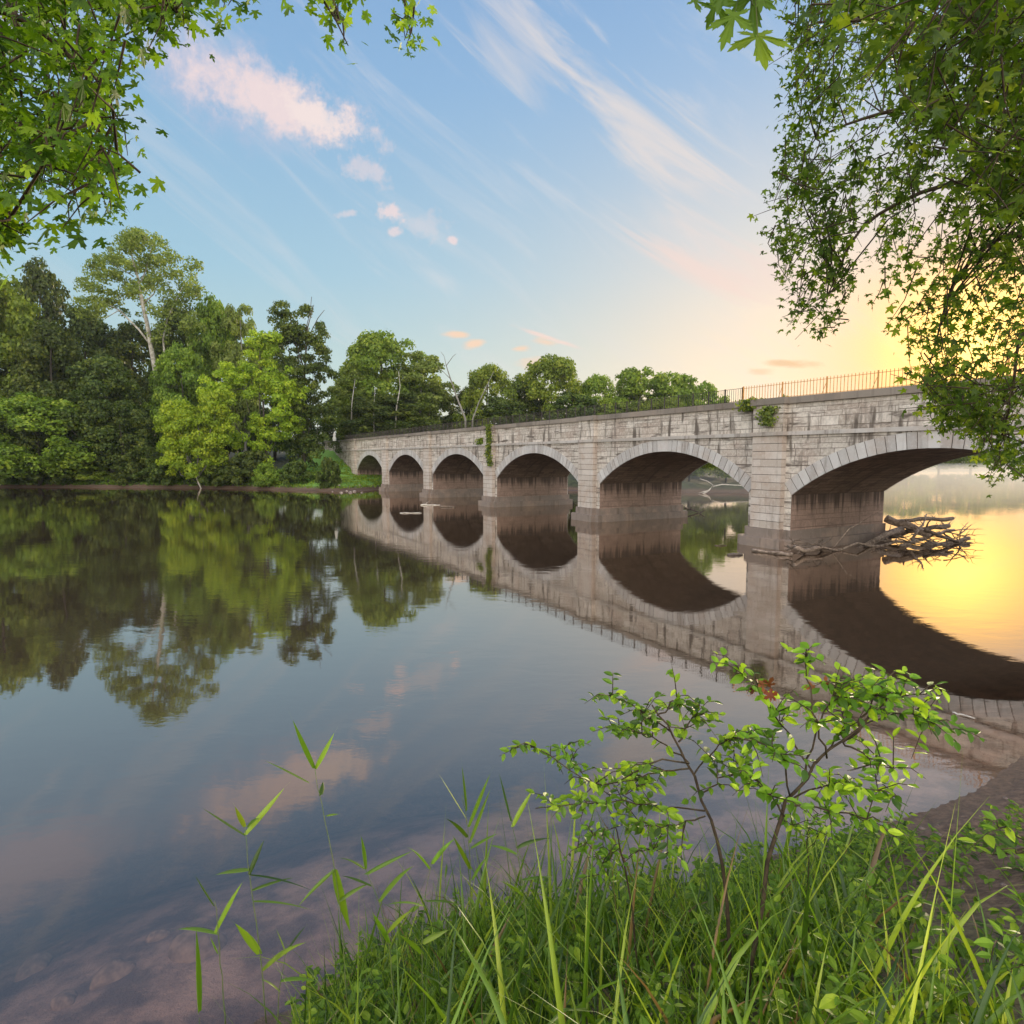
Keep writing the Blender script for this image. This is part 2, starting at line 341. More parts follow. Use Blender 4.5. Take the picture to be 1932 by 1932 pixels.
def masonry(name, ca, cb, mortar, row=.44, length=1.25, stain=.85, warm=.5, mortar_size=.016, wob=True, bumpd=.03, drip=False):
    m, T, out = new_mat(name); uv = T.n('ShaderNodeTexCoord').outputs['UV']
    u, v, _ = T.sep(uv)
    if wob: v = T.m('ADD', v, T.m('ADD', T.m('MULTIPLY', T.m('SINE', T.m('MULTIPLY', v, 2.9)), .12), T.m('MULTIPLY', T.m('SINE', T.m('MULTIPLY', v, 6.7)), .03)))
    rowid = T.m('FLOOR', T.m('DIVIDE', v, row))
    u2 = T.m('ADD', u, T.m('MULTIPLY', T.m('FRACT', T.m('MULTIPLY', T.m('SINE', T.m('MULTIPLY', rowid, 12.99)), 437.5)), .9))
    u2 = T.m('ADD', u2, T.m('MULTIPLY', T.m('SINE', T.m('ADD', T.m('MULTIPLY', u2, 2.1), T.m('MULTIPLY', rowid, 1.7))), .22))
    bk = T.n('ShaderNodeTexBrick', offset=.5, squash=1.0)
    T.put(bk.inputs['Vector'], T.xyz(u2, v)); bk.inputs['Color1'].default_value = (0, 0, 0, 1); bk.inputs['Color2'].default_value = (1, 1, 1, 1)
    bk.inputs['Mortar'].default_value = (.5, .5, .5, 1); bk.inputs['Scale'].default_value = 1.0
    bk.inputs['Mortar Size'].default_value = mortar_size; bk.inputs['Mortar Smooth'].default_value = .25
    bk.inputs['Brick Width'].default_value = length; bk.inputs['Row Height'].default_value = row
    n1 = T.noise(T.xyz(u, v), .55, 6, .62); n2 = T.noise(T.xyz(u, v), 5.0, 6, .7); n3 = T.noise(T.xyz(T.m('MULTIPLY', u, 1.6), T.m('MULTIPLY', v, .22)), 1.0, 5, .6)
    nh = T.noise(T.xyz(T.m('MULTIPLY', u, .35), T.m('MULTIPLY', v, 2.6)), 1.0, 5, .65)
    col = T.mix(bk.outputs['Color'], ca, cb)
    col = T.mix(T.m('MULTIPLY', T.ss(n1, .42, .72), warm), col, (.36, .25, .19))
    col = T.mix(T.m('MULTIPLY', T.ss(n2, .45, .75), .45), col, tuple(min(1, c * 1.35) for c in cb))
    dark = T.m('MULTIPLY', T.m('MAXIMUM', T.ss(n3, .52, .66), T.ss(nh, .54, .67)), stain)
    col = T.mix(dark, col, (.09, .07, .055))
    col = T.mix(T.m('MULTIPLY', T.ss(n2, .55, .35), .25), col, (.16, .13, .11))
    col = T.mix(T.m('MULTIPLY', bk.outputs['Fac'], .85), col, mortar)
    if drip:                              # soot and lime streaks run down from the springing
        nd_ = T.noise(T.xyz(T.m('MULTIPLY', u, 2.6), T.m('MULTIPLY', v, .12)), 1.0, 4, .6)
        lf_ = T.ss(T.noise(T.xyz(T.m('MULTIPLY', u, .7), 3.0), 1.0, 3, .6), .3, .7, .6, 7.5)
        ln_ = T.m('ADD', T.m('ADD', v, T.m('MULTIPLY', T.m('SUBTRACT', nd_, .5), lf_)), T.m('MULTIPLY', T.m('SUBTRACT', n2, .5), .8))
        col = T.mix(T.m('MULTIPLY', T.ss(ln_, 2.2, 3.5), .85), col, (.045, .032, .025))
    p = T.n('ShaderNodeBsdfPrincipled'); T.put(p.inputs['Base Color'], col); p.inputs['Roughness'].default_value = .9; p.inputs['Specular IOR Level'].default_value = .2
    hgt = T.m('SUBTRACT', T.m('ADD', T.m('MULTIPLY', n2, .5), T.m('MULTIPLY', bk.outputs['Color'], .25)), T.m('MULTIPLY', bk.outputs['Fac'], 1.0))
    b = T.n('ShaderNodeBump'); b.inputs['Strength'].default_value = .8; b.inputs['Distance'].default_value = bumpd; T.put(b.inputs['Height'], hgt)
    m.node_tree.links.new(b.outputs[0], p.inputs['Normal']); m.node_tree.links.new(p.outputs[0], out.inputs[0]); return m
M['ashlar'] = masonry('ashlar', (.40, .345, .29), (.60, .535, .46), (.10, .075, .06), mortar_size=.02)
M['parapet'] = masonry('parapet', (.40, .34, .28), (.64, .57, .49), (.13, .10, .075), row=.40, length=1.5, stain=.92)
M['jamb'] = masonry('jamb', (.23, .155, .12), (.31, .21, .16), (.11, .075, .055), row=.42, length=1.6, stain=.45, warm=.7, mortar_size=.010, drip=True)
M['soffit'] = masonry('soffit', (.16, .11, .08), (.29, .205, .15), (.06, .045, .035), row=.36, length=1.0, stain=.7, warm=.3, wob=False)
def stone(name, ca, cb, stain=.5, warm=.35):
    m, T, out = new_mat(name); tc = T.n('ShaderNodeTexCoord').outputs['Object']
    t = T.n('ShaderNodeAttribute', attribute_name='tone').outputs['Fac']
    n1 = T.noise(tc, .8, 6, .6); n2 = T.noise(tc, 6.0, 6, .7); n3 = T.noise(T.vm('MULTIPLY', tc, (2.2, 2.2, .25)), 1.0, 5, .6)
    col = T.mix(t, ca, cb); col = T.mix(T.m('MULTIPLY', T.ss(n1, .42, .70), warm), col, (.38, .27, .20))
    col = T.mix(T.m('MULTIPLY', T.ss(n3, .52, .72), stain), col, (.11, .085, .065))
    col = T.mix(T.m('MULTIPLY', T.ss(n2, .5, .72), .35), col, tuple(min(1, c * 1.3) for c in cb))
    p = T.n('ShaderNodeBsdfPrincipled'); T.put(p.inputs['Base Color'], col); p.inputs['Roughness'].default_value = .9; p.inputs['Specular IOR Level'].default_value = .2
    b = T.n('ShaderNodeBump'); b.inputs['Strength'].default_value = .6; b.inputs['Distance'].default_value = .02; T.put(b.inputs['Height'], n2)
    m.node_tree.links.new(b.outputs[0], p.inputs['Normal']); m.node_tree.links.new(p.outputs[0], out.inputs[0]); return m
M['voussoir'] = stone('voussoir', (.38, .35, .325), (.53, .50, .47), .45, .35)
M['pilaster'] = stone('pilaster', (.44, .37, .31), (.56, .49, .43), .35, .55)
M['coping'] = stone('coping', (.16, .135, .11), (.26, .22, .18), .6, .2)
M['string'] = stone('string', (.36, .32, .28), (.48, .44, .40), .6, .3)
M['footing'] = stone('footing', (.16, .125, .10), (.27, .215, .18), .6, .5)

# ------------------------------------------------------------------ terrain and water
NEAR = [(-400, -60), (-60, -22), (-14, -6), (-6, 1.5)] + [tuple(atz(x, y)[:2]) for x, y in
        [(380, 1960), (560, 1905), (640, 1850), (760, 1790), (900, 1745), (1050, 1715), (1200, 1690), (1350, 1655), (1500, 1600), (1650, 1563), (1760, 1527), (1850, 1488), (1932, 1425)]] + \
       [(10.6, 11.6), (15, 13.0), (24, 15), (36, 16), (60, 30), (120, 62), (400, 120)]
FAR = [(400, 380), (230, 340), (150, 290), (95, 235), (70, 160), (52, 112), (40, 104), (20, 106), (6, 114), (-10, 124), (-21, 122), (-25, 112), (-29, 106.5), (-38, 110), (-48, 115), (-60, 118), (-95, 120), (-150, 122), (-400, 140)]
def _seg_dist(X, Y, line):
    best = np.full(X.shape, 1e9)
    for (x0, y0), (x1, y1) in zip(line[:-1], line[1:]):
        dx, dy = x1 - x0, y1 - y0; t = np.clip(((X - x0) * dx + (Y - y0) * dy) / (dx * dx + dy * dy), 0, 1)
        best = np.minimum(best, np.hypot(X - x0 - t * dx, Y - y0 - t * dy))
    return best
def _inside(X, Y, poly):
    r = np.zeros(X.shape, bool); n = len(poly)
    for i in range(n):
        x0, y0 = poly[i]; x1, y1 = poly[(i + 1) % n]
        c = ((y0 > Y) != (y1 > Y)) & (X < (x1 - x0) * (Y - y0) / ((y1 - y0) if y1 != y0 else 1e-9) + x0); r ^= c
    return r
RIVER = NEAR + FAR
_wv = [(random.uniform(.15, 1.6), random.uniform(0, 2 * pi), random.uniform(0, 2 * pi)) for _ in range(14)]
def bumps(X, Y, lo=0.1):
    r = 0
    for k, a, ph in _wv: r = r + np.sin(k * (X * cos(a) + Y * sin(a)) * 2 + ph) / (1 + k * 2.0)
    return r * .35
TH = 0.5105; BX0, BY0, SP, BW = 16.53, 40.55, 19.5, 9.8
DR = np.array([sin(TH), -cos(TH)]); NN = np.array([cos(TH), sin(TH)])
def height(X, Y):
    X = np.asarray(X, float); Y = np.asarray(Y, float)
    dn, df = _seg_dist(X, Y, NEAR), _seg_dist(X, Y, FAR); ins = _inside(X, Y, RIVER)
    b = bumps(X, Y)
    s = dn
    zn = np.minimum(.22 * np.minimum(s, .8) + .62 * np.clip(s - .35, 0, 5.2) + .22 * np.clip(s - 5.5, 0, 6), 5) + b * .10 * np.clip(s, 0, 1) - .0
    zn = np.where(X > 5, np.minimum(zn, .30 * s + .12 * b * np.clip(s, 0, 1)) * np.clip(1 - (X - 5) / 12, 0.5, 1) + 0, zn)
    f = df
    zf = .55 * np.minimum(f, 2.6) + .10 * np.clip(f - 2.6, 0, 120) + b * .45 * np.clip(f / 3, 0, 1)
    zf = np.where(X > 60, .3 * np.minimum(f, 3) + .03 * np.clip(f - 3, 0, 80), zf)
    # embankment carrying the canal up to the far end of the bridge
    rx, ry = X - BX0, Y - BY0; lx = rx * DR[0] + ry * DR[1]; ly = rx * NN[0] + ry * NN[1]
    k = np.clip((-lx - 93) / 34, 0, 1); off = np.maximum(np.maximum(-ly + 0.5, ly - BW - .5), 0)
    zf = np.maximum(zf, np.where(k > 0, 1.5 + 6.3 * np.clip(k * 1.5, 0, 1) - off * .42, -9))
    k2 = np.clip((lx - 34) / 14, 0, 1)
    zn = np.maximum(zn, np.where(k2 > 0, 8.0 * k2 - off * .6, -9))
    land = np.where(dn < df, zn, zf)
    land = np.maximum(land, 0.003)
    bed = -np.minimum(.045 * dn + .05 * dn ** 2, 1.6) + b * .03 * np.clip(dn / 2, 0, 1)
    bed = np.where(df < dn, -np.minimum(.35 * df, 2.0), bed)
    bed = np.minimum(bed, -.003)
    return np.where(ins, bed, land)
def gz(x, y): return float(height(np.array([x]), np.array([y]))[0])

def axis(segs):
    out = []
    for a, b, st in segs: out += list(np.arange(a, b, st))
    return np.array(out + [segs[-1][1]])
def geo_out(start, end, first):
    r = []; x = start; st = first
    while x < end: r.append(x); st *= 1.22; x += st
    return r + [end]
def sheet(name, xs, ys, zf, mat):
    X, Y = np.meshgrid(xs, ys); Z = zf(X, Y); nx, ny = len(xs), len(ys)
    V = np.stack([X, Y, Z], -1).reshape(-1, 3); i = np.arange(nx * ny).reshape(ny, nx)
    F = np.stack([i[:-1, :-1], i[:-1, 1:], i[1:, 1:], i[1:, :-1]], -1).reshape(-1, 4)
    return mesh_np(name, V, F, mat, smooth=True), X, Y, Z
xs = np.array([-v for v in geo_out(120, 1800, 4)][::-1] + list(np.arange(-117, -8, 3)) + list(np.arange(-8, 14, .12)) + list(np.arange(14, 70, 1.5)) + geo_out(70, 1800, 3))
ys = np.array([-v for v in geo_out(8, 400, 2)][::-1] + list(np.arange(-6, .8, .8)) + list(np.arange(.8, 16, .12)) + list(np.arange(16, 98, 2.2)) + list(np.arange(98, 132, .8)) + geo_out(132, 2600, 2))
xs = np.unique(xs); ys = np.unique(ys)

m, T, out = new_mat('soil')
pos = T.n('ShaderNodeNewGeometry').outputs['Position']; px_, py_, pz_ = T.sep(pos)
n1 = T.noise(pos, .9, 6, .65); n2 = T.noise(pos, 9, 6, .7); n3 = T.noise(pos, 38, 4, .7); n4 = T.noise(pos, .16, 4, .6)
mud = T.mix(T.ss(n2, .35, .68), (.10, .055, .030), (.28, .165, .095))
mud = T.mix(T.m('MULTIPLY', T.ss(n3, .55, .7), .5), mud, (.32, .21, .135))
grs = T.mix(T.ss(n2, .35, .7), (.035, .06, .015), (.10, .17, .03))
far = T.ss(py_, 60, 90)
gmask = T.m('MULTIPLY', far, T.ss(T.m('ADD', pz_, T.m('MULTIPLY', n1, .9)), .75, 1.25))
leafy = T.mix(T.ss(n1, .4, .6), (.025, .028, .012), (.05, .055, .02))
lawn = T.m('MULTIPLY', T.ss(px_, -52, -46), T.ss(px_, -20, -24))
col = T.mix(gmask, mud, T.mix(lawn, leafy, T.mix(T.ss(n2, .3, .7), (.10, .22, .03), (.20, .36, .05))))
nearm = T.m('MULTIPLY', T.m('SUBTRACT', 1.0, far), T.ss(T.m('ADD', pz_, n1), .9, 1.5))
col = T.mix(T.m('MULTIPLY', T.m('MULTIPLY', nearm, T.ss(px_, 4.2, 3.2)), .35), col, grs)
wet = T.ss(pz_, .02, .22, 1.0, 0.0)
col = T.mix(T.m('MULTIPLY', T.m('MULTIPLY', far, T.ss(pz_, .9, .6)), .6), col, (.05, .035, .024))
col = T.mix(T.m('MULTIPLY', wet, .45), col, (.055, .038, .03))
bedc = T.mix(T.ss(T.noise(pos, 1.3, 5, .6), .36, .64), (.11, .072, .055), (.40, .28, .225))
col = T.mix(T.ss(pz_, .0, -.02), col, bedc)
p = T.n('ShaderNodeBsdfPrincipled'); T.put(p.inputs['Base Color'], col); T.put(p.inputs['Roughness'], T.m('SUBTRACT', .95, T.m('MULTIPLY', wet, .5)))
b = T.n('ShaderNodeBump'); b.inputs['Strength'].default_value = .9; b.inputs['Distance'].default_value = .07; T.put(b.inputs['Height'], T.m('ADD', n2, T.m('MULTIPLY', n3, .3)))
m.node_tree.links.new(b.outputs[0], p.inputs['Normal']); m.node_tree.links.new(p.outputs[0], out.inputs[0])
M['soil'] = m
g, X, Y, Z = sheet('ground', xs, ys, height, M['soil'])
tag(g, 'brown muddy river banks and stony river bed', kind='structure')

m, T, out = new_mat('water')
pos = T.n('ShaderNodeNewGeometry').outputs['Position']
dep = T.n('ShaderNodeAttribute', attribute_name='tone').outputs['Fac']
murk = T.ss(dep, 0.05, 1.3, .0, 1.0)
nb = T.noise(pos, .05, 3, .5)
dif = T.n('ShaderNodeBsdfDiffuse'); T.put(dif.inputs[0], T.mix(nb, (.055, .036, .022), (.070, .046, .028)))
tr = T.n('ShaderNodeBsdfTransparent'); tr.inputs[0].default_value = (.92, .78, .66, 1)
body = T.n('ShaderNodeMixShader'); T.put(body.inputs[0], murk); T.nt.links.new(tr.outputs[0], body.inputs[1]); T.nt.links.new(dif.outputs[0], body.inputs[2])
gl = T.n('ShaderNodeBsdfGlossy'); gl.inputs['Roughness'].default_value = .02; gl.inputs[0].default_value = (.97, .91, .86, 1)
w1 = T.noise(T.vm('MULTIPLY', pos, (.7, 1.3, 1)), 1.1, 3, .5, .3); w2 = T.noise(T.vm('MULTIPLY', pos, (1, 1.7, 1)), 4.5, 3, .55); w3 = T.noise(pos, .10, 2, .5)
calm = T.ss(w3, .35, .62, .25, 1.0)
hgt = T.m('MULTIPLY', T.m('ADD', T.m('MULTIPLY', w1, .022), T.m('MULTIPLY', w2, .0042)), calm)
bp = T.n('ShaderNodeBump'); bp.inputs['Strength'].default_value = .24; bp.inputs['Distance'].default_value = 1.0; T.put(bp.inputs['Height'], hgt)
geo_ = T.n('ShaderNodeNewGeometry'); cosv = T.m('ABSOLUTE', T.vm('DOT_PRODUCT', geo_.outputs['Incoming'], bp.outputs[0]))
T.nt.links.new(bp.outputs[0], gl.inputs['Normal'])
fac = T.m('ADD', .05, T.m('MULTIPLY', T.m('POWER', T.m('SUBTRACT', 1.0, cosv, clamp=True), 2.35), .92), clamp=True)
mx = T.n('ShaderNodeMixShader'); T.put(mx.inputs[0], fac); T.nt.links.new(body.outputs[0], mx.inputs[1]); T.nt.links.new(gl.outputs[0], mx.inputs[2])
T.nt.links.new(mx.outputs[0], out.inputs[0]); M['water'] = m
wat, X, Y, Z = sheet('water', xs, ys, lambda X, Y: np.zeros_like(X), M['water'])
a = wat.data.attributes.new('tone', 'FLOAT', 'POINT'); a.data.foreach_set('value', np.maximum(-height(X, Y), 0).ravel().astype(np.float32))
tag(wat, 'calm brown river mirroring the bridge, trees and sky', kind='structure')

# ------------------------------------------------------------------ the stone aqueduct
HP = 1.62; ZSP, ZCR, ZST, ZST2, ZCOP, ZTOP = 3.40, 6.20, 7.08, 7.32, 9.02, 9.42
SPAN = SP - 2 * HP; RISE = ZCR - ZSP; RAD = ((SPAN / 2) ** 2 + RISE ** 2) / (2 * RISE)
br = empty('stone_bridge', (BX0, BY0, 0)); br.rotation_euler = (0, 0, atan2(DR[1], DR[0]))
tag(br, 'long pale stone arched bridge standing in the river', 'bridge')
PIERS = [k * SP for k in range(2, -6, -1)]                 # local x of the pier centres; the last one is the far abutment
XR, XL = 2 * SP + 14, -5 * SP - 25.0
def arc_z(cx, x): return ZCR - RAD + np.sqrt(np.maximum(RAD ** 2 - (x - cx) ** 2, 0))
def arches(): return [(PIERS[i] + PIERS[i + 1]) / 2 for i in range(len(PIERS) - 1)]
wall = MB(); barrel = MB()
edges = [XL]
def quad(mb, P, uv): mb.add(P, [(0, 1, 2, 3)], uv)
xsol = []                                                    # solid stretches from springing to springing
cen = sorted(arches())
prev = XL
for c in cen: xsol.append((prev, c - SPAN / 2)); prev = c + SPAN / 2
xsol.append((prev, XR))
for (a_, b_) in xsol:
    for y_, rv in ((0, 0), (BW, 1)):
        P = [(a_, y_, -2.2), (b_, y_, -2.2), (b_, y_, ZST), (a_, y_, ZST)]
        if rv: P = P[::-1]
        quad(wall, P, [(p[0], p[2]) for p in P])
for c in cen:
    n = 44; x_ = np.linspace(c - SPAN / 2, c + SPAN / 2, n + 1); z_ = arc_z(c, x_); z_[0] = z_[-1] = ZSP
    L = np.concatenate([[0], np.cumsum(np.hypot(np.diff(x_), np.diff(z_)))])
    for i in range(n):
        for y_, rv in ((0, 0), (BW, 1)):
            P = [(x_[i], y_, z_[i]), (x_[i + 1], y_, z_[i + 1]), (x_[i + 1], y_, ZST), (x_[i], y_, ZST)]
            if rv: P = P[::-1]
            quad(wall, P, [(p[0], p[2]) for p in P])
        quad(barrel, [(x_[i], BW, z_[i]), (x_[i + 1], BW, z_[i + 1]), (x_[i + 1], 0, z_[i + 1]), (x_[i], 0, z_[i])], [(BW, L[i]), (BW, L[i + 1]), (0, L[i + 1]), (0, L[i])])
for (a_, b_) in xsol:
    jm = MB()
    for x_, rv in ((a_, 0), (b_, 1)):
        P = [(x_, BW, -2.2), (x_, 0, -2.2), (x_, 0, ZSP), (x_, BW, ZSP)]
        if rv: P = P[::-1]
        quad(jm, P, [(p[1], p[2]) for p in P])
    jm.box((a_ + .2, .3, -1), (b_ - .2, BW - .3, ZSP - .3))
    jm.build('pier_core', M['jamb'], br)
for y0, y1, rv in ((0, 0, 0),):
    pass
wall.box((XL, .35, ZST + .002), (XR, BW - .35, ZST + .9))
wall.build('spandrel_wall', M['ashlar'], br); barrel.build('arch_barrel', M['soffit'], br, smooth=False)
# parapets, string course, coping: they step out round every pilaster
PW, PD = 2.25, .42
def outline(out_, x0, x1, extra=0.0):
    """front line (x, y) with pilaster steps"""
    pts = [(x0, -out_)]
    for c in sorted(PIERS):
        if x0 < c - PW / 2 and c + PW / 2 < x1:
            pts += [(c - PW / 2 - extra, -out_), (c - PW / 2 - extra, -out_ - PD), (c + PW / 2 + extra, -out_ - PD), (c + PW / 2 + extra, -out_)]
    return pts + [(x1, -out_)]
def band_mesh(mb, pts, ymid, z0, z1, mirror=False, tone=.5):
    U = 0
    for (xa, ya), (xb, yb) in zip(pts[:-1], pts[1:]):
        L = math.hypot(xb - xa, yb - ya)
        if L < 1e-6: continue
        f = (lambda y: BW - y) if mirror else (lambda y: y)
        nseg = max(1, int(L / 1.6)); 
        for k in range(nseg):
            xa2, xb2 = xa + (xb - xa) * k / nseg, xa + (xb - xa) * (k + 1) / nseg
            ya2, yb2 = ya + (yb - ya) * k / nseg, ya + (yb - ya) * (k + 1) / nseg
            tn = float(RNG.random())
            P = [(xa2, f(ya2), z0), (xb2, f(yb2), z0), (xb2, f(yb2), z1), (xa2, f(ya2), z1)]
            if mirror: P = P[::-1]
            uu = xa2 if abs(xb - xa) > abs(yb - ya) else xa2 + ya2
            u2 = xb2 if abs(xb - xa) > abs(yb - ya) else xb2 + yb2
            quad_uv = [(uu, z0), (u2, z0), (u2, z1), (uu, z1)]
            if mirror: quad_uv = quad_uv[::-1]
            mb.add(P, [(0, 1, 2, 3)], quad_uv, tn)
            if abs(xb - xa) > abs(yb - ya):
                for zz, rv in ((z0, 1), (z1, 0)):
                    P = [(xa2, f(ya2), zz), (xb2, f(yb2), zz), (xb2, f(ymid), zz), (xa2, f(ymid), zz)]
                    if rv != mirror: P = P[::-1]
                    mb.add(P, [(0, 1, 2, 3)], [(p[0], p[1]) for p in P], tn)
        U += L
    return mb
for mir in (False, True):
    p_ = MB(); band_mesh(p_, outline(0.0, XL, XR), .95, ZST2, ZCOP, mir)
    i_ = [(XL, .95), (XR, .95)]
    P = [(XL, .95, ZST2), (XR, .95, ZST2), (XR, .95, ZCOP), (XL, .95, ZCOP)]
    if mir: P = [(x, BW - y, z) for x, y, z in P][::-1]
    p_.add(P[::-1], [(0, 1, 2, 3)], [(q[0], q[2]) for q in P[::-1]])
    p_.build('parapet', M['parapet'], br)
    s_ = MB(); band_mesh(s_, outline(.13, XL, XR, .13), .5, ZST, ZST2 - .002, mir); s_.build('string_course', M['string'], br)
    c_ = MB(); band_mesh(c_, outline(.16, XL, XR, .16), 1.05, ZCOP + .002, ZTOP, mir)
    P = [(XL, 1.05, ZCOP), (XR, 1.05, ZCOP), (XR, 1.05, ZTOP), (XL, 1.05, ZTOP)]
    if mir: P = [(x, BW - y, z) for x, y, z in P][::-1]
    c_.add(P[::-1], [(0, 1, 2, 3)]); c_.build('coping', M['coping'], br)
# arch rings: every voussoir a slightly raised stone with a joint between
for c in cen:
    for side in (0, 1):
        r_ = MB(); half = asin(SPAN / 2 / RAD); nv = 33; cz = ZCR - RAD
        da = 2 * half / nv
        for k in range(nv):
            a0 = -half + k * da + .0017; a1 = -half + (k + 1) * da - .0017
            key = k == nv // 2
            d0 = RAD - .012; d1 = RAD + (.87 if not key else .885) + random.uniform(-.0, .0)
            pr = .03 + random.uniform(-.004, .004)
            if key: a0 -= .008; a1 += .008
            V = []
            for yy in (-pr, .10):
                for aa, dd in ((a0, d0), (a1, d0), (a1, d1), (a0, d1)):
                    V.append((c + dd * sin(aa), yy if side == 0 else BW - yy, min(cz + dd * cos(aa), ZST - .003)))
            F = [(0, 1, 2, 3), (0, 4, 5, 1), (1, 5, 6, 2), (2, 6, 7, 3), (3, 7, 4, 0)]
            if side == 1: F = [f[::-1] for f in F]
            r_.add(V, F, tone=float(RNG.random()))
        r_.build('arch_ring', M['voussoir'], br)
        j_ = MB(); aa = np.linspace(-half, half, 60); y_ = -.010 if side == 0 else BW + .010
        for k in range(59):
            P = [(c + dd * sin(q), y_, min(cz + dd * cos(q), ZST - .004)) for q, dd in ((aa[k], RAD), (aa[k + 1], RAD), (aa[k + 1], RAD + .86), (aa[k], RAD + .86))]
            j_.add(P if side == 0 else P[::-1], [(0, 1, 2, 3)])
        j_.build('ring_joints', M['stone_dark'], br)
# pilasters built of courses, and stepped footings
for c in PIERS:
    for side in (0, 1):
        p_ = MB(); z = 1.18; rows = 12; hh = (ZST - 1.18) / rows
        for r in range(rows):
            cuts = [0, 1] if r % 3 == 1 else [0, random.uniform(.3, .7), 1]
            for q0, q1 in zip(cuts[:-1], cuts[1:]):
                a0, a1 = c - PW / 2 + PW * q0 + .006, c - PW / 2 + PW * q1 - .006
                y0, y1 = -PD + random.uniform(-.006, .006), .06
                if side: y0, y1 = BW - y1, BW - y0
                p_.box((a0, y0, z + r * hh + .017), (a1, y1, z + (r + 1) * hh - .017), tone=float(RNG.random()))
        y0, y1 = (-PD + .03, .05) if side == 0 else (BW - .05, BW + PD - .03)
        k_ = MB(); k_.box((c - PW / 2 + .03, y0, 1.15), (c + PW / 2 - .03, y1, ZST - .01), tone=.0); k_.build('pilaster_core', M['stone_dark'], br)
        p_.build('pilaster', M['pilaster'], br)
    if c > -5 * SP + 1 and c < 2 * SP:
        f_ = MB()
        def ringbox(o_, z0, z1):
            f_.box((c - HP - o_, -.05 - o_, z0), (c + HP + o_, BW + .05 + o_, z1), tone=.4)
            f_.box((c - PW / 2 - o_, -PD - .03 - o_, z0 + .002), (c + PW / 2 + o_, -.05 - o_ + .01, z1 - .001), tone=.6)
            f_.box((c - PW / 2 - o_, BW + .05 + o_ - .01, z0 + .002), (c + PW / 2 + o_, BW + PD + .03 + o_, z1 - .001), tone=.6)
        ringbox(.12, .60, 1.18); ringbox(.42, -2.0, .605)
        f_.build('footing', M['footing'], br)
dk = MB(); dk.box((XL, .96, ZST2 + .6), (XR, BW - .96, ZST2 + .66)); dk.build('deck', M['footing'], br)

# ------------------------------------------------------------------ iron fences along the parapet
def fence(name, label, x0, x1, bay, pick, hgt, mat, brace, tip):
    t = empty(name, (BX0, BY0, 0)); t.rotation_euler = br.rotation_euler; tag(t, label, 'fence', 'iron fences on the bridge parapet')
    y = .45; z0 = ZTOP; n = int(round((x1 - x0) / bay)); bay = (x1 - x0) / n
    for k in range(n + 1):
        p_ = MB(); x = x0 + k * bay; w = .035 if brace else .04
        p_.box((x - w, y - w, z0 - .02), (x + w, y + w, z0 + hgt + .06)); p_.build('post', mat, t)
        if brace and k:
            b_ = MB(); b_.tube([(x, y, z0 + hgt * .8), (x - .42, y + .12, z0)], .016, 5); b_.build('brace', mat, t)
        if k < n:
            q_ = MB(); npk = int(round(bay / pick))
            for j in range(1, npk):
                xx = x + bay * j / npk; r = .014 if brace else .010
                q_.box((xx - r, y - r, z0 + .06), (xx + r, y + r, z0 + hgt + (tip if brace else -.03)))
            for zz in ((z0 + .1, z0 + hgt - .08) if brace else (z0 + .1, z0 + hgt)):
                q_.box((x, y - .012, zz - .014), (x + bay, y + .012, zz + .014))
            q_.build('picket_panel', mat, t)
    return t
XS = -.14 * SP
fence('picket_fence', 'picket fence in painted orange backlight with braced posts on the nearer end of the parapet', XS, XS + 3.05 * 12, 3.05, .218, 1.0, M['backlit_iron'], True, .05)
fence('iron_railing', 'dark iron railing with close posts running to the far end of the bridge', XS - 1.51 * 70, XS - .08, 1.51, .19, .95, M['iron'], False, 0)

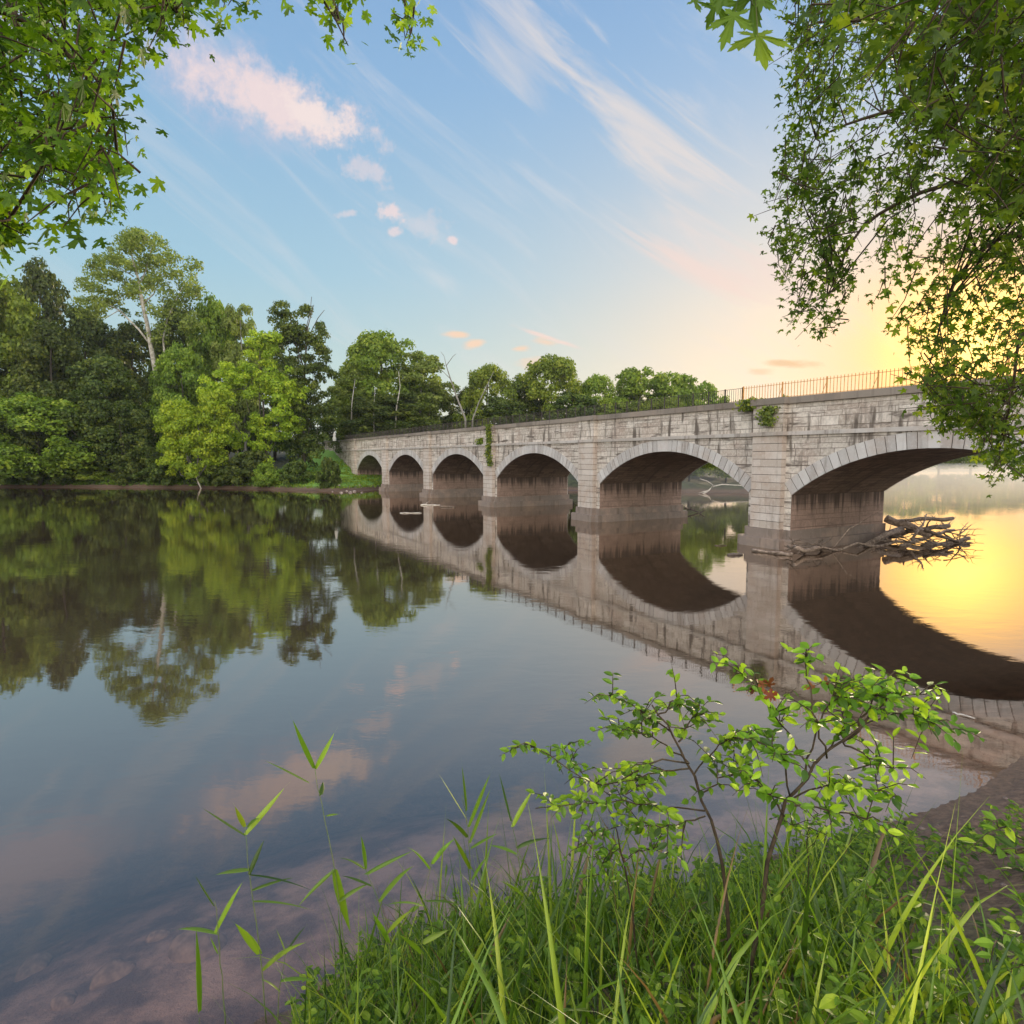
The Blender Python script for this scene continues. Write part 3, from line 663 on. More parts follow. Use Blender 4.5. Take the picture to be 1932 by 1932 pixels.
# ------------------------------------------------------------------ trees
def crown_points(rng, puffs, leaves_per, flat=.85):
    """puffs: (n,4) centre+radius -> leaf centres and outward normals, clustered in shells"""
    n = len(puffs); cnt = np.maximum(6, (leaves_per * (puffs[:, 3] / puffs[:, 3].mean()) ** 2).astype(int))
    idx = np.repeat(np.arange(n), cnt); d = rng.normal(size=(len(idx), 3)); d /= np.linalg.norm(d, axis=1)[:, None]
    d[:, 2] = np.where(d[:, 2] < -.6, -d[:, 2] * .6, d[:, 2])
    r = puffs[idx, 3] * (.45 + .65 * rng.random(len(idx)) ** .6)
    C = puffs[idx, :3] + d * r[:, None] * np.array([1, 1, flat])
    return C, d, idx
def make_tree(name, H, R, base, rng, mat, bark, leaf=.42, npuff=90, per=70, shape='round', trunk_r=.35, lean=(0, 0), open_=0.0, limbs=10, top_fork=False):
    t = empty(name)
    th = rng.random(npuff) * 2 * pi; h = rng.random(npuff)
    if shape == 'round': prof = lambda q: np.sqrt(np.maximum(1 - (2 * q - .85) ** 2 * .74, .02))
    elif shape == 'wide': prof = lambda q: np.sqrt(np.maximum(1 - np.maximum(q - .35, 0) ** 2 / .45, .04)) * (.55 + .45 * np.minimum(q * 3, 1))
    elif shape == 'cone': prof = lambda q: np.maximum(1 - q, .06) ** .8 * (.75 + .25 * np.minimum(q * 5, 1))
    elif shape == 'skirt': prof = lambda q: np.sqrt(np.maximum(1 - q ** 2.6, .05)) * (.8 + .2 * np.minimum(q * 4, 1))
    else: prof = lambda q: .45 + .55 * np.sin(pi * np.clip(q, 0, 1) ** 1.6)
    rr = R * prof(h) * (.35 + .65 * rng.random(npuff) ** .45)
    lump = 1 + .22 * np.sin(th * 3 + rng.random() * 6) + .14 * np.sin(th * 5 + h * 6 + rng.random() * 6)
    rr *= lump
    ax = lambda q: np.stack([lean[0] * q ** 1.3, lean[1] * q ** 1.3], -1)
    q = base + (1 - base) * h
    C = np.zeros((npuff, 4)); A = ax(q); C[:, 0] = A[:, 0] + rr * np.cos(th); C[:, 1] = A[:, 1] + rr * np.sin(th); C[:, 2] = H * q * .93 - (rr / R) * R * .06
    C[:, 3] = R * (.17 + .17 * rng.random(npuff)) * (1 - .30 * h)
    Cp, Nn, idx = crown_points(rng, C, per)
    Nn = Nn + rng.normal(size=Nn.shape) * .45
    tone = np.clip(.18 + .50 * rng.random(len(Cp)) + .30 * (rng.random(npuff)[idx] - .2), 0, 1)
    V, Fa, tn = leaves(Cp, Nn, leaf * (.7 + .6 * rng.random(len(Cp))), CARD, CARD_F, rng=rng, tone=tone)
    mesh_np('crown', V, Fa, mat, t, tn)
    b = MB(); zs = np.linspace(0, 1, 9); A = ax(zs * .9)
    P = np.stack([A[:, 0] + .25 * np.sin(zs * 7 + rng.random() * 5) * zs, A[:, 1] + .25 * np.cos(zs * 6) * zs, H * .88 * zs - .8 * (zs == 0)], -1)
    b.tube(P, trunk_r * (1 - .8 * zs) + .03, 8)
    far = np.argsort(-C[:, 3])[:limbs * 2]; rng.shuffle(far)
    for k in far[:limbs]:
        e = C[k, :3]; qs = min(.8, max(.15, (e[2] / H) - .18 - .1 * rng.random())); s = np.array([np.interp(qs, zs * .88, P[:, i]) for i in range(3)])
        mid = (s + e) / 2 + np.array([0, 0, -.04 * H]) + rng.normal(size=3) * .3
        b.tube([s, (s + mid) / 2 + rng.normal(size=3) * .1, mid, (mid + e) / 2 + rng.normal(size=3) * .2, e], np.linspace(trunk_r * .38, .04, 5), 6)
    b.build('trunk', bark, t, smooth=True)
    return t
def copy_tree(o, parent=None):
    c = o.copy(); COL.objects.link(c); c.parent = parent
    for ch in list(o.children): copy_tree(ch, c)
    return c
rg = np.random.default_rng(21)
PROTO = {}
def proto(kind):
    if kind in PROTO: return PROTO[kind], True
    K = dict(
        round=dict(H=22, R=7.5, base=.16, mat=M['leaf_mid'], bark=M['bark'], npuff=150, per=150, shape='round'),
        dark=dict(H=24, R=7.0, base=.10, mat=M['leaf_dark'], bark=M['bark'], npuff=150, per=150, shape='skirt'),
        tall=dict(H=26, R=5.6, base=.22, mat=M['leaf_olive'], bark=M['bark_grey'], npuff=130, per=120, shape='oval'),
        bush=dict(H=5, R=3.2, base=.02, mat=M['leaf_mid'], bark=M['bark'], npuff=60, per=110, shape='skirt', trunk_r=.1, leaf=.34, limbs=5),
        shade_bush=dict(H=4.5, R=3.4, base=.02, mat=M['leaf_dark'], bark=M['bark'], npuff=60, per=110, shape='skirt', trunk_r=.1, leaf=.36, limbs=5),
        hazy=dict(H=22, R=8, base=.18, mat=M['leaf_mid'], bark=M['bark_grey'], npuff=90, per=100, shape='round', leaf=.6))[kind]
    PROTO[kind] = make_tree('broadleaf_tree' if 'bush' not in kind else 'bush', rng=rg, **K); PROTO[kind]['_H'] = K['H']; PROTO[kind]['_R'] = K['R']
    return PROTO[kind], False
def shore_y(px):
    for Y in np.arange(98, 150, .4):
        q = at(px, 921, Y)
        if gz(q[0], Y) > .45: return Y
    return 118
def place(kind, px, topy, hw, Y, label, cat='tree', group=None, z0=None, turn=None):
    if group in ('trees on the left bank', 'bushes along the left bank'): Y += 8
    if group == 'bushes along the left bank': Y = shore_y(px) + rg.uniform(.3, 2.5)
    o, used = proto(kind)
    H0, R0 = o['_H'], o['_R']
    if used: o = copy_tree(o)
    g_ = at(px, 900, Y); zb = gz(g_[0], Y) if z0 is None else z0
    top = at(px, topy, Y)[2]; sc = hw / F_PX * Y * 1.02
    o.location = (g_[0], Y, zb - .1); o.rotation_euler = (0, 0, rg.random() * 6.28 if turn is None else turn)
    o.scale = (sc / R0, sc / R0, (top - zb) / H0 / 1.0)
    tag(o, label, cat, group); return o
GB = 'trees on the left bank'
# back row that closes the wood
for px, ty, hw, Y, lab in [(5, 520, 95, 140, 'dark tree standing behind the wood at the left edge of the photo'), (95, 480, 62, 150, 'dark leafy tree rising between the left edge trees and the tall sycamore'),
        (175, 570, 70, 152, 'shaded tree behind the left branches of the sycamore'), (260, 600, 75, 156, 'shaded tree behind the forked trunk of the sycamore'),
        (345, 560, 60, 150, 'shaded tree behind the right side of the sycamore crown'), (430, 590, 60, 150, 'shaded tree behind the bright yellow green maple'),
        (520, 620, 60, 148, 'shaded tree closing the gap between the maple and the bare topped tree'), (650, 740, 50, 158, 'shaded tree behind the far end of the bridge'),
        (30, 640, 110, 132, 'broad dark tree low at the left edge behind the overhanging maple')]:
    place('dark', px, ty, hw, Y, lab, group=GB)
place('round', -15, 490, 95, 122, 'tall green tree cut off by the left edge of the photo', group=GB)
place('dark', 110, 600, 75, 119, 'dark green tree with layered boughs above the overhanging maple', group=GB)
place('dark', 205, 660, 75, 118, 'dark tree with flat green layers left of the pale forked trunk', group=GB)
place('round', 75, 735, 90, 112.5, 'low maple leaning over the water at the left edge', group=GB)
place('round', 415, 548, 50, 138, 'rounded green tree just right of the tall sycamore', group=GB)
place('tall', 465, 560, 38, 134, 'thin topped olive tree between the rounded tree and the bare topped tree', group=GB)
place('round', 350, 640, 55, 126, 'mid green tree behind the bright leaning maple', group=GB)
# tall sycamore with its pale forked trunk
def sycamore():
    Y = 139; b0 = at(302, 752, Y); zb = gz(b0[0], Y)
    t = empty('sycamore_tree', (b0[0], Y, zb)); tag(t, 'tall sycamore with a pale forked trunk and an open olive crown', 'tree')
    def L(px, py, dy=0): p = at(px, py, Y + dy); return p - np.array([b0[0], Y, zb])
    b = MB()
    fork = [((300, 790), .55), ((300, 735), .55), ((293, 700), .5), ((284, 650), .46), ((278, 612), .42), ((268, 570), .36), ((262, 530), .28), ((250, 490), .15), ((245, 460), .06)]
    b.tube([L(*p) for p, r in fork], [r for p, r in fork], 9)
    for pts, r0 in [([(284, 650), (262, 622), (240, 600), (225, 585), (205, 575), (180, 560)], .26), ([(312, 790), (314, 735), (312, 690), (308, 640), (316, 600), (330, 570), (345, 540)], .36),
                    ([(262, 540), (275, 510), (282, 480), (290, 455)], .16), ([(268, 575), (290, 555), (305, 520), (325, 490)], .16), ([(225, 585), (200, 600), (175, 595)], .10), ([(308, 640), (290, 610)], .1), ([(250, 520), (225, 505), (200, 490)], .12)]:
        b.tube([L(*p, dy=random.uniform(-1, 1) * (i > 0) * .8) for i, p in enumerate(pts)], np.linspace(r0, .04, len(pts)), 7)
    b.build('trunk', M['bark_pale'], t, smooth=True)
    pf = []; rng = np.random.default_rng(3)
    for cx, cy, hx, hy, n in [(262, 478, 62, 36, 48), (200, 530, 50, 50, 40), (335, 530, 48, 50, 40), (265, 560, 60, 38, 24), (365, 600, 22, 36, 12), (170, 570, 24, 40, 14), (310, 610, 40, 38, 12), (255, 455, 28, 14, 8)]:
        for _ in range(n):
            a, q = rng.random() * 6.28, rng.random() ** .5
            P = L(cx + hx * q * cos(a), cy + hy * q * sin(a), rng.normal() * 3.6); pf.append((*P, .75 + rng.random() * .9))
    pf = np.array(pf); pf[:, 3] *= 1.2; Cp, Nn, idx = crown_points(rng, pf, 75); Nn += rng.normal(size=Nn.shape) * .5
    tone = np.clip(.25 + .5 * rng.random(len(Cp)) + .3 * (rng.random(len(pf))[idx] - .3), 0, 1)
    V, Fa, tn = leaves(Cp, Nn, .42 * (.7 + .6 * rng.random(len(Cp))), CARD, CARD_F, rng=rng, tone=tone); mesh_np('crown', V, Fa, M['leaf_olive'], t, tn)
sycamore()
def custom_tree(name, label, Y, base_px, blobs, mat, bark, trunk, leaf=.36, per=60, seed=1, spread=2.2, pr=(.6, 1.0), group=GB):
    """a tree whose crown is a cloud of foliage puffs round its own limbs"""
    Y += 8; b0 = at(*base_px, Y); zb = gz(b0[0], Y); o3 = np.array([b0[0], Y, zb]); rng = np.random.default_rng(seed)
    t = empty(name, tuple(o3)); tag(t, label, 'tree', group)
    L = lambda px, py, dy=0: at(px, py, Y + dy) - o3
    pf = []; b = MB()
    root = np.array([0, 0, -.5])
    for pts, r0 in trunk: b.tube([L(*p) for p in pts], np.linspace(r0, .05, len(pts)), 7)
    for cx, cy, hx, hy, n in blobs:
        c = L(cx, cy); m_ = c * .55 + rng.normal(size=3) * .4; st_ = c * .25 * np.array([.4, .4, 1.2])
        b.tube([st_, m_, c], [.12, .08, .03], 6)
        for _ in range(n):
            a, q = rng.random() * 6.28, rng.random() ** .55
            P = L(cx + hx * q * cos(a), cy + hy * q * sin(a), rng.normal() * spread * .6); pf.append((*P, pr[0] + rng.random() * (pr[1] - pr[0])))
    pf = np.array(pf); pf[:, 3] *= 1.35; Cp, Nn, idx = crown_points(rng, pf, int(per * 1.9), .85); Nn += rng.normal(size=Nn.shape) * .4
    tone = np.clip(.2 + .55 * rng.random(len(Cp)) + .35 * (rng.random(len(pf))[idx] - .3), 0, 1)
    V, Fa, tn = leaves(Cp, Nn, leaf * (.7 + .6 * rng.random(len(Cp))), CARD, CARD_F, rng=rng, tone=tone); mesh_np('crown', V, Fa, mat, t, tn)
    b.build('trunk', bark, t, smooth=True); return t
custom_tree('maple_tree', 'bright yellow green maple in the middle of the left bank', 114, (500, 895), [(490, 650, 34, 28, 26), (500, 720, 62, 34, 50), (545, 735, 34, 30, 26), (450, 700, 30, 22, 14), (520, 790, 50, 40, 34), (480, 840, 45, 40, 30), (405, 735, 30, 30, 20)],
            M['leaf_bright'], M['bark'], [([(505, 900), (500, 820), (495, 740), (490, 660)], .3)], seed=5)
custom_tree('maple_tree', 'bright green maple leaning far out over the water', 108.5, (372, 925), [(372, 800, 72, 30, 50), (335, 790, 34, 30, 20), (410, 770, 34, 32, 22), (360, 850, 58, 36, 40), (325, 860, 28, 34, 18), (400, 840, 36, 36, 22), (378, 885, 34, 16, 12)],
            M['leaf_bright'], M['bark_grey'], [([(376, 915), (372, 880), (378, 830), (372, 790)], .22), ([(376, 915), (350, 860), (335, 810)], .12)], seed=6)
custom_tree('broadleaf_tree', 'dark grey green tree with bare twigs above its open top beside the bridge end', 117, (575, 890), [(565, 620, 48, 40, 40), (590, 690, 46, 50, 46), (600, 780, 34, 60, 44), (560, 760, 40, 60, 40), (575, 850, 46, 30, 30), (535, 600, 22, 30, 10)],
            M['leaf_dark'], M['bark'], [([(575, 900), (572, 800), (575, 700), (580, 620), (592, 575)], .32), ([(575, 700), (555, 640), (545, 585)], .15), ([(575, 650), (600, 600), (612, 585)], .1), ([(572, 640), (585, 590), (588, 560)], .08)], seed=8)
custom_tree('broadleaf_tree', 'small shaded tree low over the mud left of the bright leaning maple', 113, (240, 900), [(225, 800, 55, 40, 30), (200, 850, 50, 35, 26), (255, 860, 50, 30, 24)],
            M['leaf_dark'], M['bark'], [([(240, 905), (235, 850), (225, 800)], .18)], seed=9)
# bushes along the water
GS = 'bushes along the left bank'
for i, (px, ty, hw, Y, kd, lab) in enumerate([(20, 850, 45, 114, 'shade_bush', 'dark bush under the maple at the left edge'), (140, 865, 40, 113, 'shade_bush', 'dark bush right of the low left maple'),
        (185, 868, 34, 112, 'bush', 'green bush below the flat layered tree'), (262, 872, 36, 112, 'shade_bush', 'dark bush left of the leaning maple'), (438, 868, 34, 112.5, 'shade_bush', 'dark bush between the two bright maples'),
        (505, 872, 26, 111, 'bush', 'green bush under the bright yellow green maple'), (560, 868, 26, 114, 'shade_bush', 'dark bush by the grass patch'), (622, 862, 20, 109, 'shade_bush', 'dark rounded bush in front of the bridge end wall'),
        (80, 868, 40, 116, 'shade_bush', 'dark bush in the shadow behind the mud edge'), (310, 860, 40, 117, 'shade_bush', 'dark bush behind the leaning maple'), (385, 850, 40, 118, 'shade_bush', 'dark bush behind the stick in the water'), (475, 850, 40, 118, 'shade_bush', 'dark bush behind the yellow green maple trunk')]):
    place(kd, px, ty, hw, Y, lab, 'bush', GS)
# trees behind the bridge
GH = 'trees behind the bridge'
for kd, px, ty, hw, Y, lab in [('round', 722, 618, 60, 150, 'largest hazy tree behind the far end of the bridge'), ('round', 682, 668, 38, 146, 'tree between the bank trees and the largest hazy tree'), ('tall', 795, 655, 40, 150, 'olive tree at the right of the largest hazy tree'), ('tall', 665, 690, 26, 142, 'slim pale tree just over the end of the bridge'),
        ('dark', 820, 715, 45, 158, 'dark low tree right below the olive tree'), ('round', 920, 680, 40, 150, 'tree rising right of the bare forked snag'), ('dark', 885, 725, 30, 156, 'low dark tree behind the bare forked snag'), ('round', 1040, 662, 52, 152, 'rounded tree with a pointed top above the middle arches'),
        ('dark', 990, 705, 40, 158, 'low tree left of the pointed top tree'), ('round', 1122, 700, 32, 152, 'small rounded tree right of the pointed top tree'), ('hazy', 1205, 684, 48, 155, 'broad hazy tree above the dark railing'),
        ('tall', 1185, 690, 24, 158, 'thin topped tree inside the broad hazy tree'), ('hazy', 1270, 694, 42, 158, 'hazy tree left of where the picket fence starts'), ('hazy', 1325, 712, 30, 165, 'last hazy tree before the open sunset sky'), ('dark', 750, 735, 60, 140, 'dark undergrowth tree under the largest hazy tree'),
        ('dark', 690, 745, 40, 138, 'dark undergrowth tree beside the bridge end'), ('dark', 950, 745, 50, 146, 'dark undergrowth tree above the third arch'), ('dark', 1080, 735, 50, 146, 'dark undergrowth tree above the fourth arch'), ('round', 1160, 745, 45, 146, 'low green tree above the fifth arch'), ('round', 1250, 745, 45, 142, 'low green tree behind the railing right of the fifth arch')]:
    place(kd, px, ty, hw * 1.28, Y, lab, 'tree', GH)
for px, ty, hw, Y, lab in [(1300, 800, 45, 112, 'green tree seen under the widest left arch'), (1370, 795, 45, 110, 'leafy tree seen under the arch beside the pier with driftwood'), (1440, 800, 45, 114, 'tree hidden partly by the driftwood pier'), (1500, 830, 45, 128, 'hazy tree behind the driftwood pier')]:
    place('round', px, ty, hw, Y, lab, 'tree', 'trees seen under the arches')
for px, ty, hw, Y in [(1475, 738, 22, 300), (1512, 748, 20, 310), (1555, 744, 20, 300), (1420, 742, 30, 260), (1590, 800, 45, 270), (1650, 805, 45, 255), (1710, 800, 45, 265), (1770, 805, 45, 285), (1830, 800, 48, 300), (1895, 805, 50, 320), (1960, 805, 50, 330), (2040, 800, 60, 340), (1535, 790, 40, 230)]:
    place('hazy', px, ty, hw, Y, 'faint misty tree on the far shore upstream behind the bridge', 'tree', 'misty trees on the upstream shore')
# bare snag and thin pale trunks behind the railing
def snag(name, label, Y, base, limbs, mat, cat='dead tree'):
    b0 = at(*base, Y); zb = gz(b0[0], Y); t = MB()
    for pts, r0 in limbs: t.tube([at(*p, Y) - np.array([b0[0], Y, zb]) for p in pts], np.linspace(r0, .04, len(pts)), 6)
    o = t.build(name, mat, smooth=True); o.location = (b0[0], Y, zb); return tag(o, label, cat)
snag('dead_tree', 'bare forked dead tree leaning left above the railing', 138, (880, 815), [([(880, 850), (878, 790), (862, 750), (850, 715), (842, 690), (838, 672)], .3), ([(842, 690), (855, 672), (860, 668)], .08), ([(850, 715), (835, 700), (826, 690)], .08),
     ([(888, 850), (892, 790), (903, 760), (920, 725), (932, 700)], .22), ([(838, 672), (832, 664)], .05), ([(862, 750), (872, 735)], .07)], M['bark_grey'])
for pts, lab in [([(745, 830), (748, 770), (755, 730), (752, 700)], 'thin pale trunk in front of the dark undergrowth, nearest the olive tree'), ([(706, 830), (705, 770), (708, 730)], 'thin pale trunk under the middle of the largest hazy tree'), ([(662, 830), (664, 760), (670, 715)], 'thin pale trunk just over the bridge end')]:
    snag('slender_tree', lab, 136, (pts[0][0], 830), [(pts, .2)], M['bark_pale'], 'tree')
snag('leaning_stick', 'pale stick leaning from the leaning maple into the river', 116, (378, 925), [([(381, 926), (372, 905), (366, 888)], .13)], M['driftwood_pale'], 'stick')
ln = MB(); ln.box((-.28, -.28, -.4), (.28, .28, .3)); ln.box((-.2, -.2, .3), (.2, .2, 1.0)); ln.tube([(0, 0, 1.0), (0, 0, 1.15), (0, 0, 1.35)], [.22, .16, .03], 8)
lo = ln.build('marker_stone', M['white_stone']); q = at(631, 828, 128); lo.location = q; tag(lo, 'small white marker stone at the far left end of the bridge', 'marker stone')

# ------------------------------------------------------------------ driftwood
def log_obj(name, pts, r0, r1, mat, label, cat='driftwood', group=None, rng=RNG, forks=0, stubs=2):
    P = np.array(pts, float); o3 = P[0].copy(); n = 9
    s = np.linspace(0, 1, len(P)); S = np.linspace(0, 1, n); Q = np.stack([np.interp(S, s, P[:, i]) for i in range(3)], -1)
    L = np.linalg.norm(P[-1] - P[0]); Q[1:-1] += rng.normal(size=(n - 2, 3)) * L * .012
    b = MB(); b.tube(Q - o3, np.linspace(r0, r1, n) * (1 + .12 * rng.normal(size=n)), 8)
    for k in range(forks + stubs):
        i = rng.integers(2, n - 1); d = rng.normal(size=3); d[2] = abs(d[2]) * .6; d /= np.linalg.norm(d)
        ln_ = L * (.28 if k < forks else .06) * (.6 + rng.random() * .6); A = Q[i] - o3; r = r0 * .35
        m1 = A + d * ln_ * .5 + rng.normal(size=3) * ln_ * .08; e = A + d * ln_ + (Q[-1] - Q[0]) / L * ln_ * .4
        b.tube([A, m1, e], [r, r * .7, r * .25], 6)
    o = b.build(name, mat, smooth=True); o.location = tuple(o3); return tag(o, label, cat, group)
def lp(lx, ly, z): return np.array([BX0 + DR[0] * lx + NN[0] * ly, BY0 + DR[1] * lx + NN[1] * ly, z])
GD = 'driftwood piled against the pier'
def PX(px, py, Y): return at(px, py, Y)
for pts, r0, r1, mt, lab, fk in [
    ([(1500, 1032, 36.6), (1560, 1040, 38), (1640, 1022, 41), (1700, 1000, 43)], .13, .24, 'driftwood', 'long curved drift log lying along the foot of the pier', 1),
    ([(1520, 1038, 37), (1640, 1030, 40), (1740, 1018, 42)], .07, .10, 'driftwood', 'thinner drift log in front of the long curved one', 1),
    ([(1672, 978, 44), (1710, 990, 43), (1755, 1012, 42)], .28, .22, 'driftwood', 'thick drift log slanting down from the corner of the pier', 1),
    ([(1690, 985, 45), (1750, 980, 46), (1798, 978, 46.5)], .16, .13, 'driftwood_dark', 'straight dark log sticking out at the top of the driftwood pile', 0),
    ([(1720, 1018, 41), (1740, 990, 42), (1748, 970, 43)], .10, .04, 'driftwood', 'forked branch standing up out of the driftwood pile', 3),
    ([(1740, 1035, 41), (1790, 1025, 42), (1828, 1015, 43)], .22, .14, 'driftwood_dark', 'dark waterlogged log at the right end of the driftwood pile', 1),
    ([(1700, 1030, 41), (1760, 1010, 42.5), (1800, 1000, 43.5)], .16, .10, 'driftwood', 'pale log crossing the right half of the driftwood pile', 2),
    ([(1745, 1000, 42), (1800, 1020, 42), (1836, 1044, 42.5)], .12, .05, 'driftwood_dark', 'crooked branch reaching the water right of the driftwood pile', 2),
    ([(1680, 1010, 43), (1730, 1000, 43), (1790, 992, 44)], .2, .14, 'driftwood_dark', 'dark log buried in the middle of the driftwood pile', 1),
    ([(1745, 1050, 39.5), (1770, 1062, 39), (1788, 1075, 38.5)], .05, .03, 'driftwood_dark', 'half sunken branch just in front of the driftwood pile', 2)]:
    P = [PX(*p) for p in pts]
    for p in P: p[2] = max(p[2], -.05)
    log_obj('driftwood_log', P, r0, r1, M[mt], lab, 'driftwood', GD, forks=fk)
rng = np.random.default_rng(12)
for k in range(34):
    px = rng.uniform(1670, 1815); py = rng.uniform(985, 1040); Y = rng.uniform(40.5, 45); A = PX(px, py, Y); A[2] = max(A[2], .02)
    d = rng.normal(size=3) * np.array([1.3, .9, .45]); B = A + d * .9; B[2] = max(B[2], -.03)
    log_obj('drift_branch', [A, (A + B) / 2 + rng.normal(size=3) * .12, B], .05, .015, M['driftwood' if k % 2 else 'driftwood_dark'], 'thin bare branch tangled in the driftwood pile beside the pier', 'branch', GD, rng=rng, forks=2, stubs=0)
for k in range(16):
    px = rng.uniform(1475, 1560); A = PX(px, 1030 + rng.uniform(-6, 10), rng.uniform(36.5, 38)); A[2] = max(A[2], .0)
    B = A + rng.normal(size=3) * np.array([.9, .7, .3]); B[2] = max(B[2], -.02)
    log_obj('drift_branch', [A, (A + B) / 2 + rng.normal(size=3) * .1, B], .045, .012, M['driftwood_dark'], 'dark twig snagged on the front corner of the pier footing', 'branch', 'twigs on the pier footing', rng=rng, forks=2, stubs=0)
P = [PX(1420, 1022, 38.2), PX(1495, 1034, 36.3)]; P[0][2] = P[1][2] = .1
log_obj('driftwood_log', P, .07, .10, M['driftwood'], 'straight stick floating along the front of the pier footing', 'driftwood')
for (x0, y0, x1, y1, Y, r, mt, lab) in [(1292, 958, 1318, 966, 66, .09, 'driftwood_dark', 'upper dark branch caught behind the second big pier'), (1294, 968, 1324, 975, 66, .07, 'driftwood_dark', 'lower dark branch caught behind the second big pier'), (1310, 975, 1330, 962, 65, .06, 'driftwood_dark', 'crossing dark branch caught behind the second big pier')]:
    P = [PX(x0, y0, Y), PX(x1, y1, Y)]; log_obj('drift_branch', P, r, r * .6, M[mt], lab, 'branch', forks=2)
for (px, py, L, a, r, mt, lab) in [(812, 953, 2.3, .1, .09, 'driftwood_pale', 'pale log floating before the third pier from the left'), (845, 957, 1.8, -.3, .13, 'driftwood_dark', 'short dark log floating right of the pale floating log'),
        (775, 968, 2.2, 0, .05, 'driftwood_pale', 'thin pale driftwood floating below the second arch'), (1335, 930, 0, 0, 0, '', ''), (1818, 1350, .42, -.9, .022, 'driftwood_pale', 'small pale stick floating near the right bank'),
        (1387, 1047, .9, .1, .10, 'stone_dark', 'dark floating chunk left of the driftwood pier'), (1360, 1029, .8, .1, .04, 'driftwood_dark', 'dark twig floating left of the dark chunk')]:
    if not L: continue
    A = atz(px, py, .02); d = np.array([cos(a), sin(a), 0]) * L / 2
    log_obj('floating_log', [A - d, A + np.array([0, 0, r * .4]), A + d], r, r * .7, M[mt], lab, 'driftwood', forks=1, stubs=1)
P = [atz(598, 1862, .06), atz(650, 1852, .10), atz(705, 1850, .14)]
log_obj('driftwood_log', P, .05, .035, M['driftwood_dark'], 'dark weathered log at the water line left of the grass', 'driftwood', forks=0, stubs=1)
snag('fallen_branch', 'white fallen branch on the shore seen under the arch', 103, (1345, 935), [([(1320, 936), (1338, 925), (1345, 915), (1335, 908), (1320, 903)], .16), ([(1345, 918), (1362, 914), (1400, 916), (1425, 917)], .12), ([(1338, 925), (1318, 930)], .1)], M['driftwood_pale'], 'branch')

# ------------------------------------------------------------------ plants growing on the bridge
def wall_plant(label, lx, z, w, h, n, out_=.6, seed=1, mat='leaf_mid'):
    rng = np.random.default_rng(seed); p0 = lp(lx, -out_, z); t = empty('wall_plant', tuple(p0)); tag(t, label, 'plant', 'plants growing on the bridge')
    C = np.stack([rng.normal(size=n) * w * .4, rng.normal(size=n) * .16, -rng.random(n) ** 1.2 * h], -1); C[:, 0] += .25 * w * np.sin(C[:, 2] * 2.5)
    R_ = np.array([[DR[0], NN[0], 0], [DR[1], NN[1], 0], [0, 0, 1]]); Cw = C @ R_.T
    V, Fa, tn = leaves(Cw, rng.normal(size=(n, 3)) + np.array([-.4, -.8, .5]), .17 * (.7 + .6 * rng.random(n)), CARD, CARD_F, rng=rng); mesh_np('foliage', V, Fa, M[mat], t, tn)
    b = MB()
    for k in range(5):
        e = Cw[rng.integers(n)]; b.tube([np.array([0, 0, .1]), e * .5 + rng.normal(size=3) * .05, e], [.03, .02, .01], 5)
    b.build('stem', M['twig'], t)
wall_plant('green creeper hanging down the fourth pier from the right', -2 * SP + .8, ZTOP + .1, .6, 4.8, 1100, .62, 1)
wall_plant('side shoot of creeper spreading left on the parapet beside the hanging creeper', -2 * SP - 1.6, ZCOP - 1.0, 1.8, .7, 420, .15, 2)
wall_plant('small shrub growing from the parapet of the driftwood pier pilaster', .25, ZCOP - .15, .75, 1.15, 420, .62, 3, 'leaf_olive')
wall_plant('small shrub hanging over the coping left of the driftwood pier', -1.5, ZTOP + .05, .9, .7, 320, .35, 4)

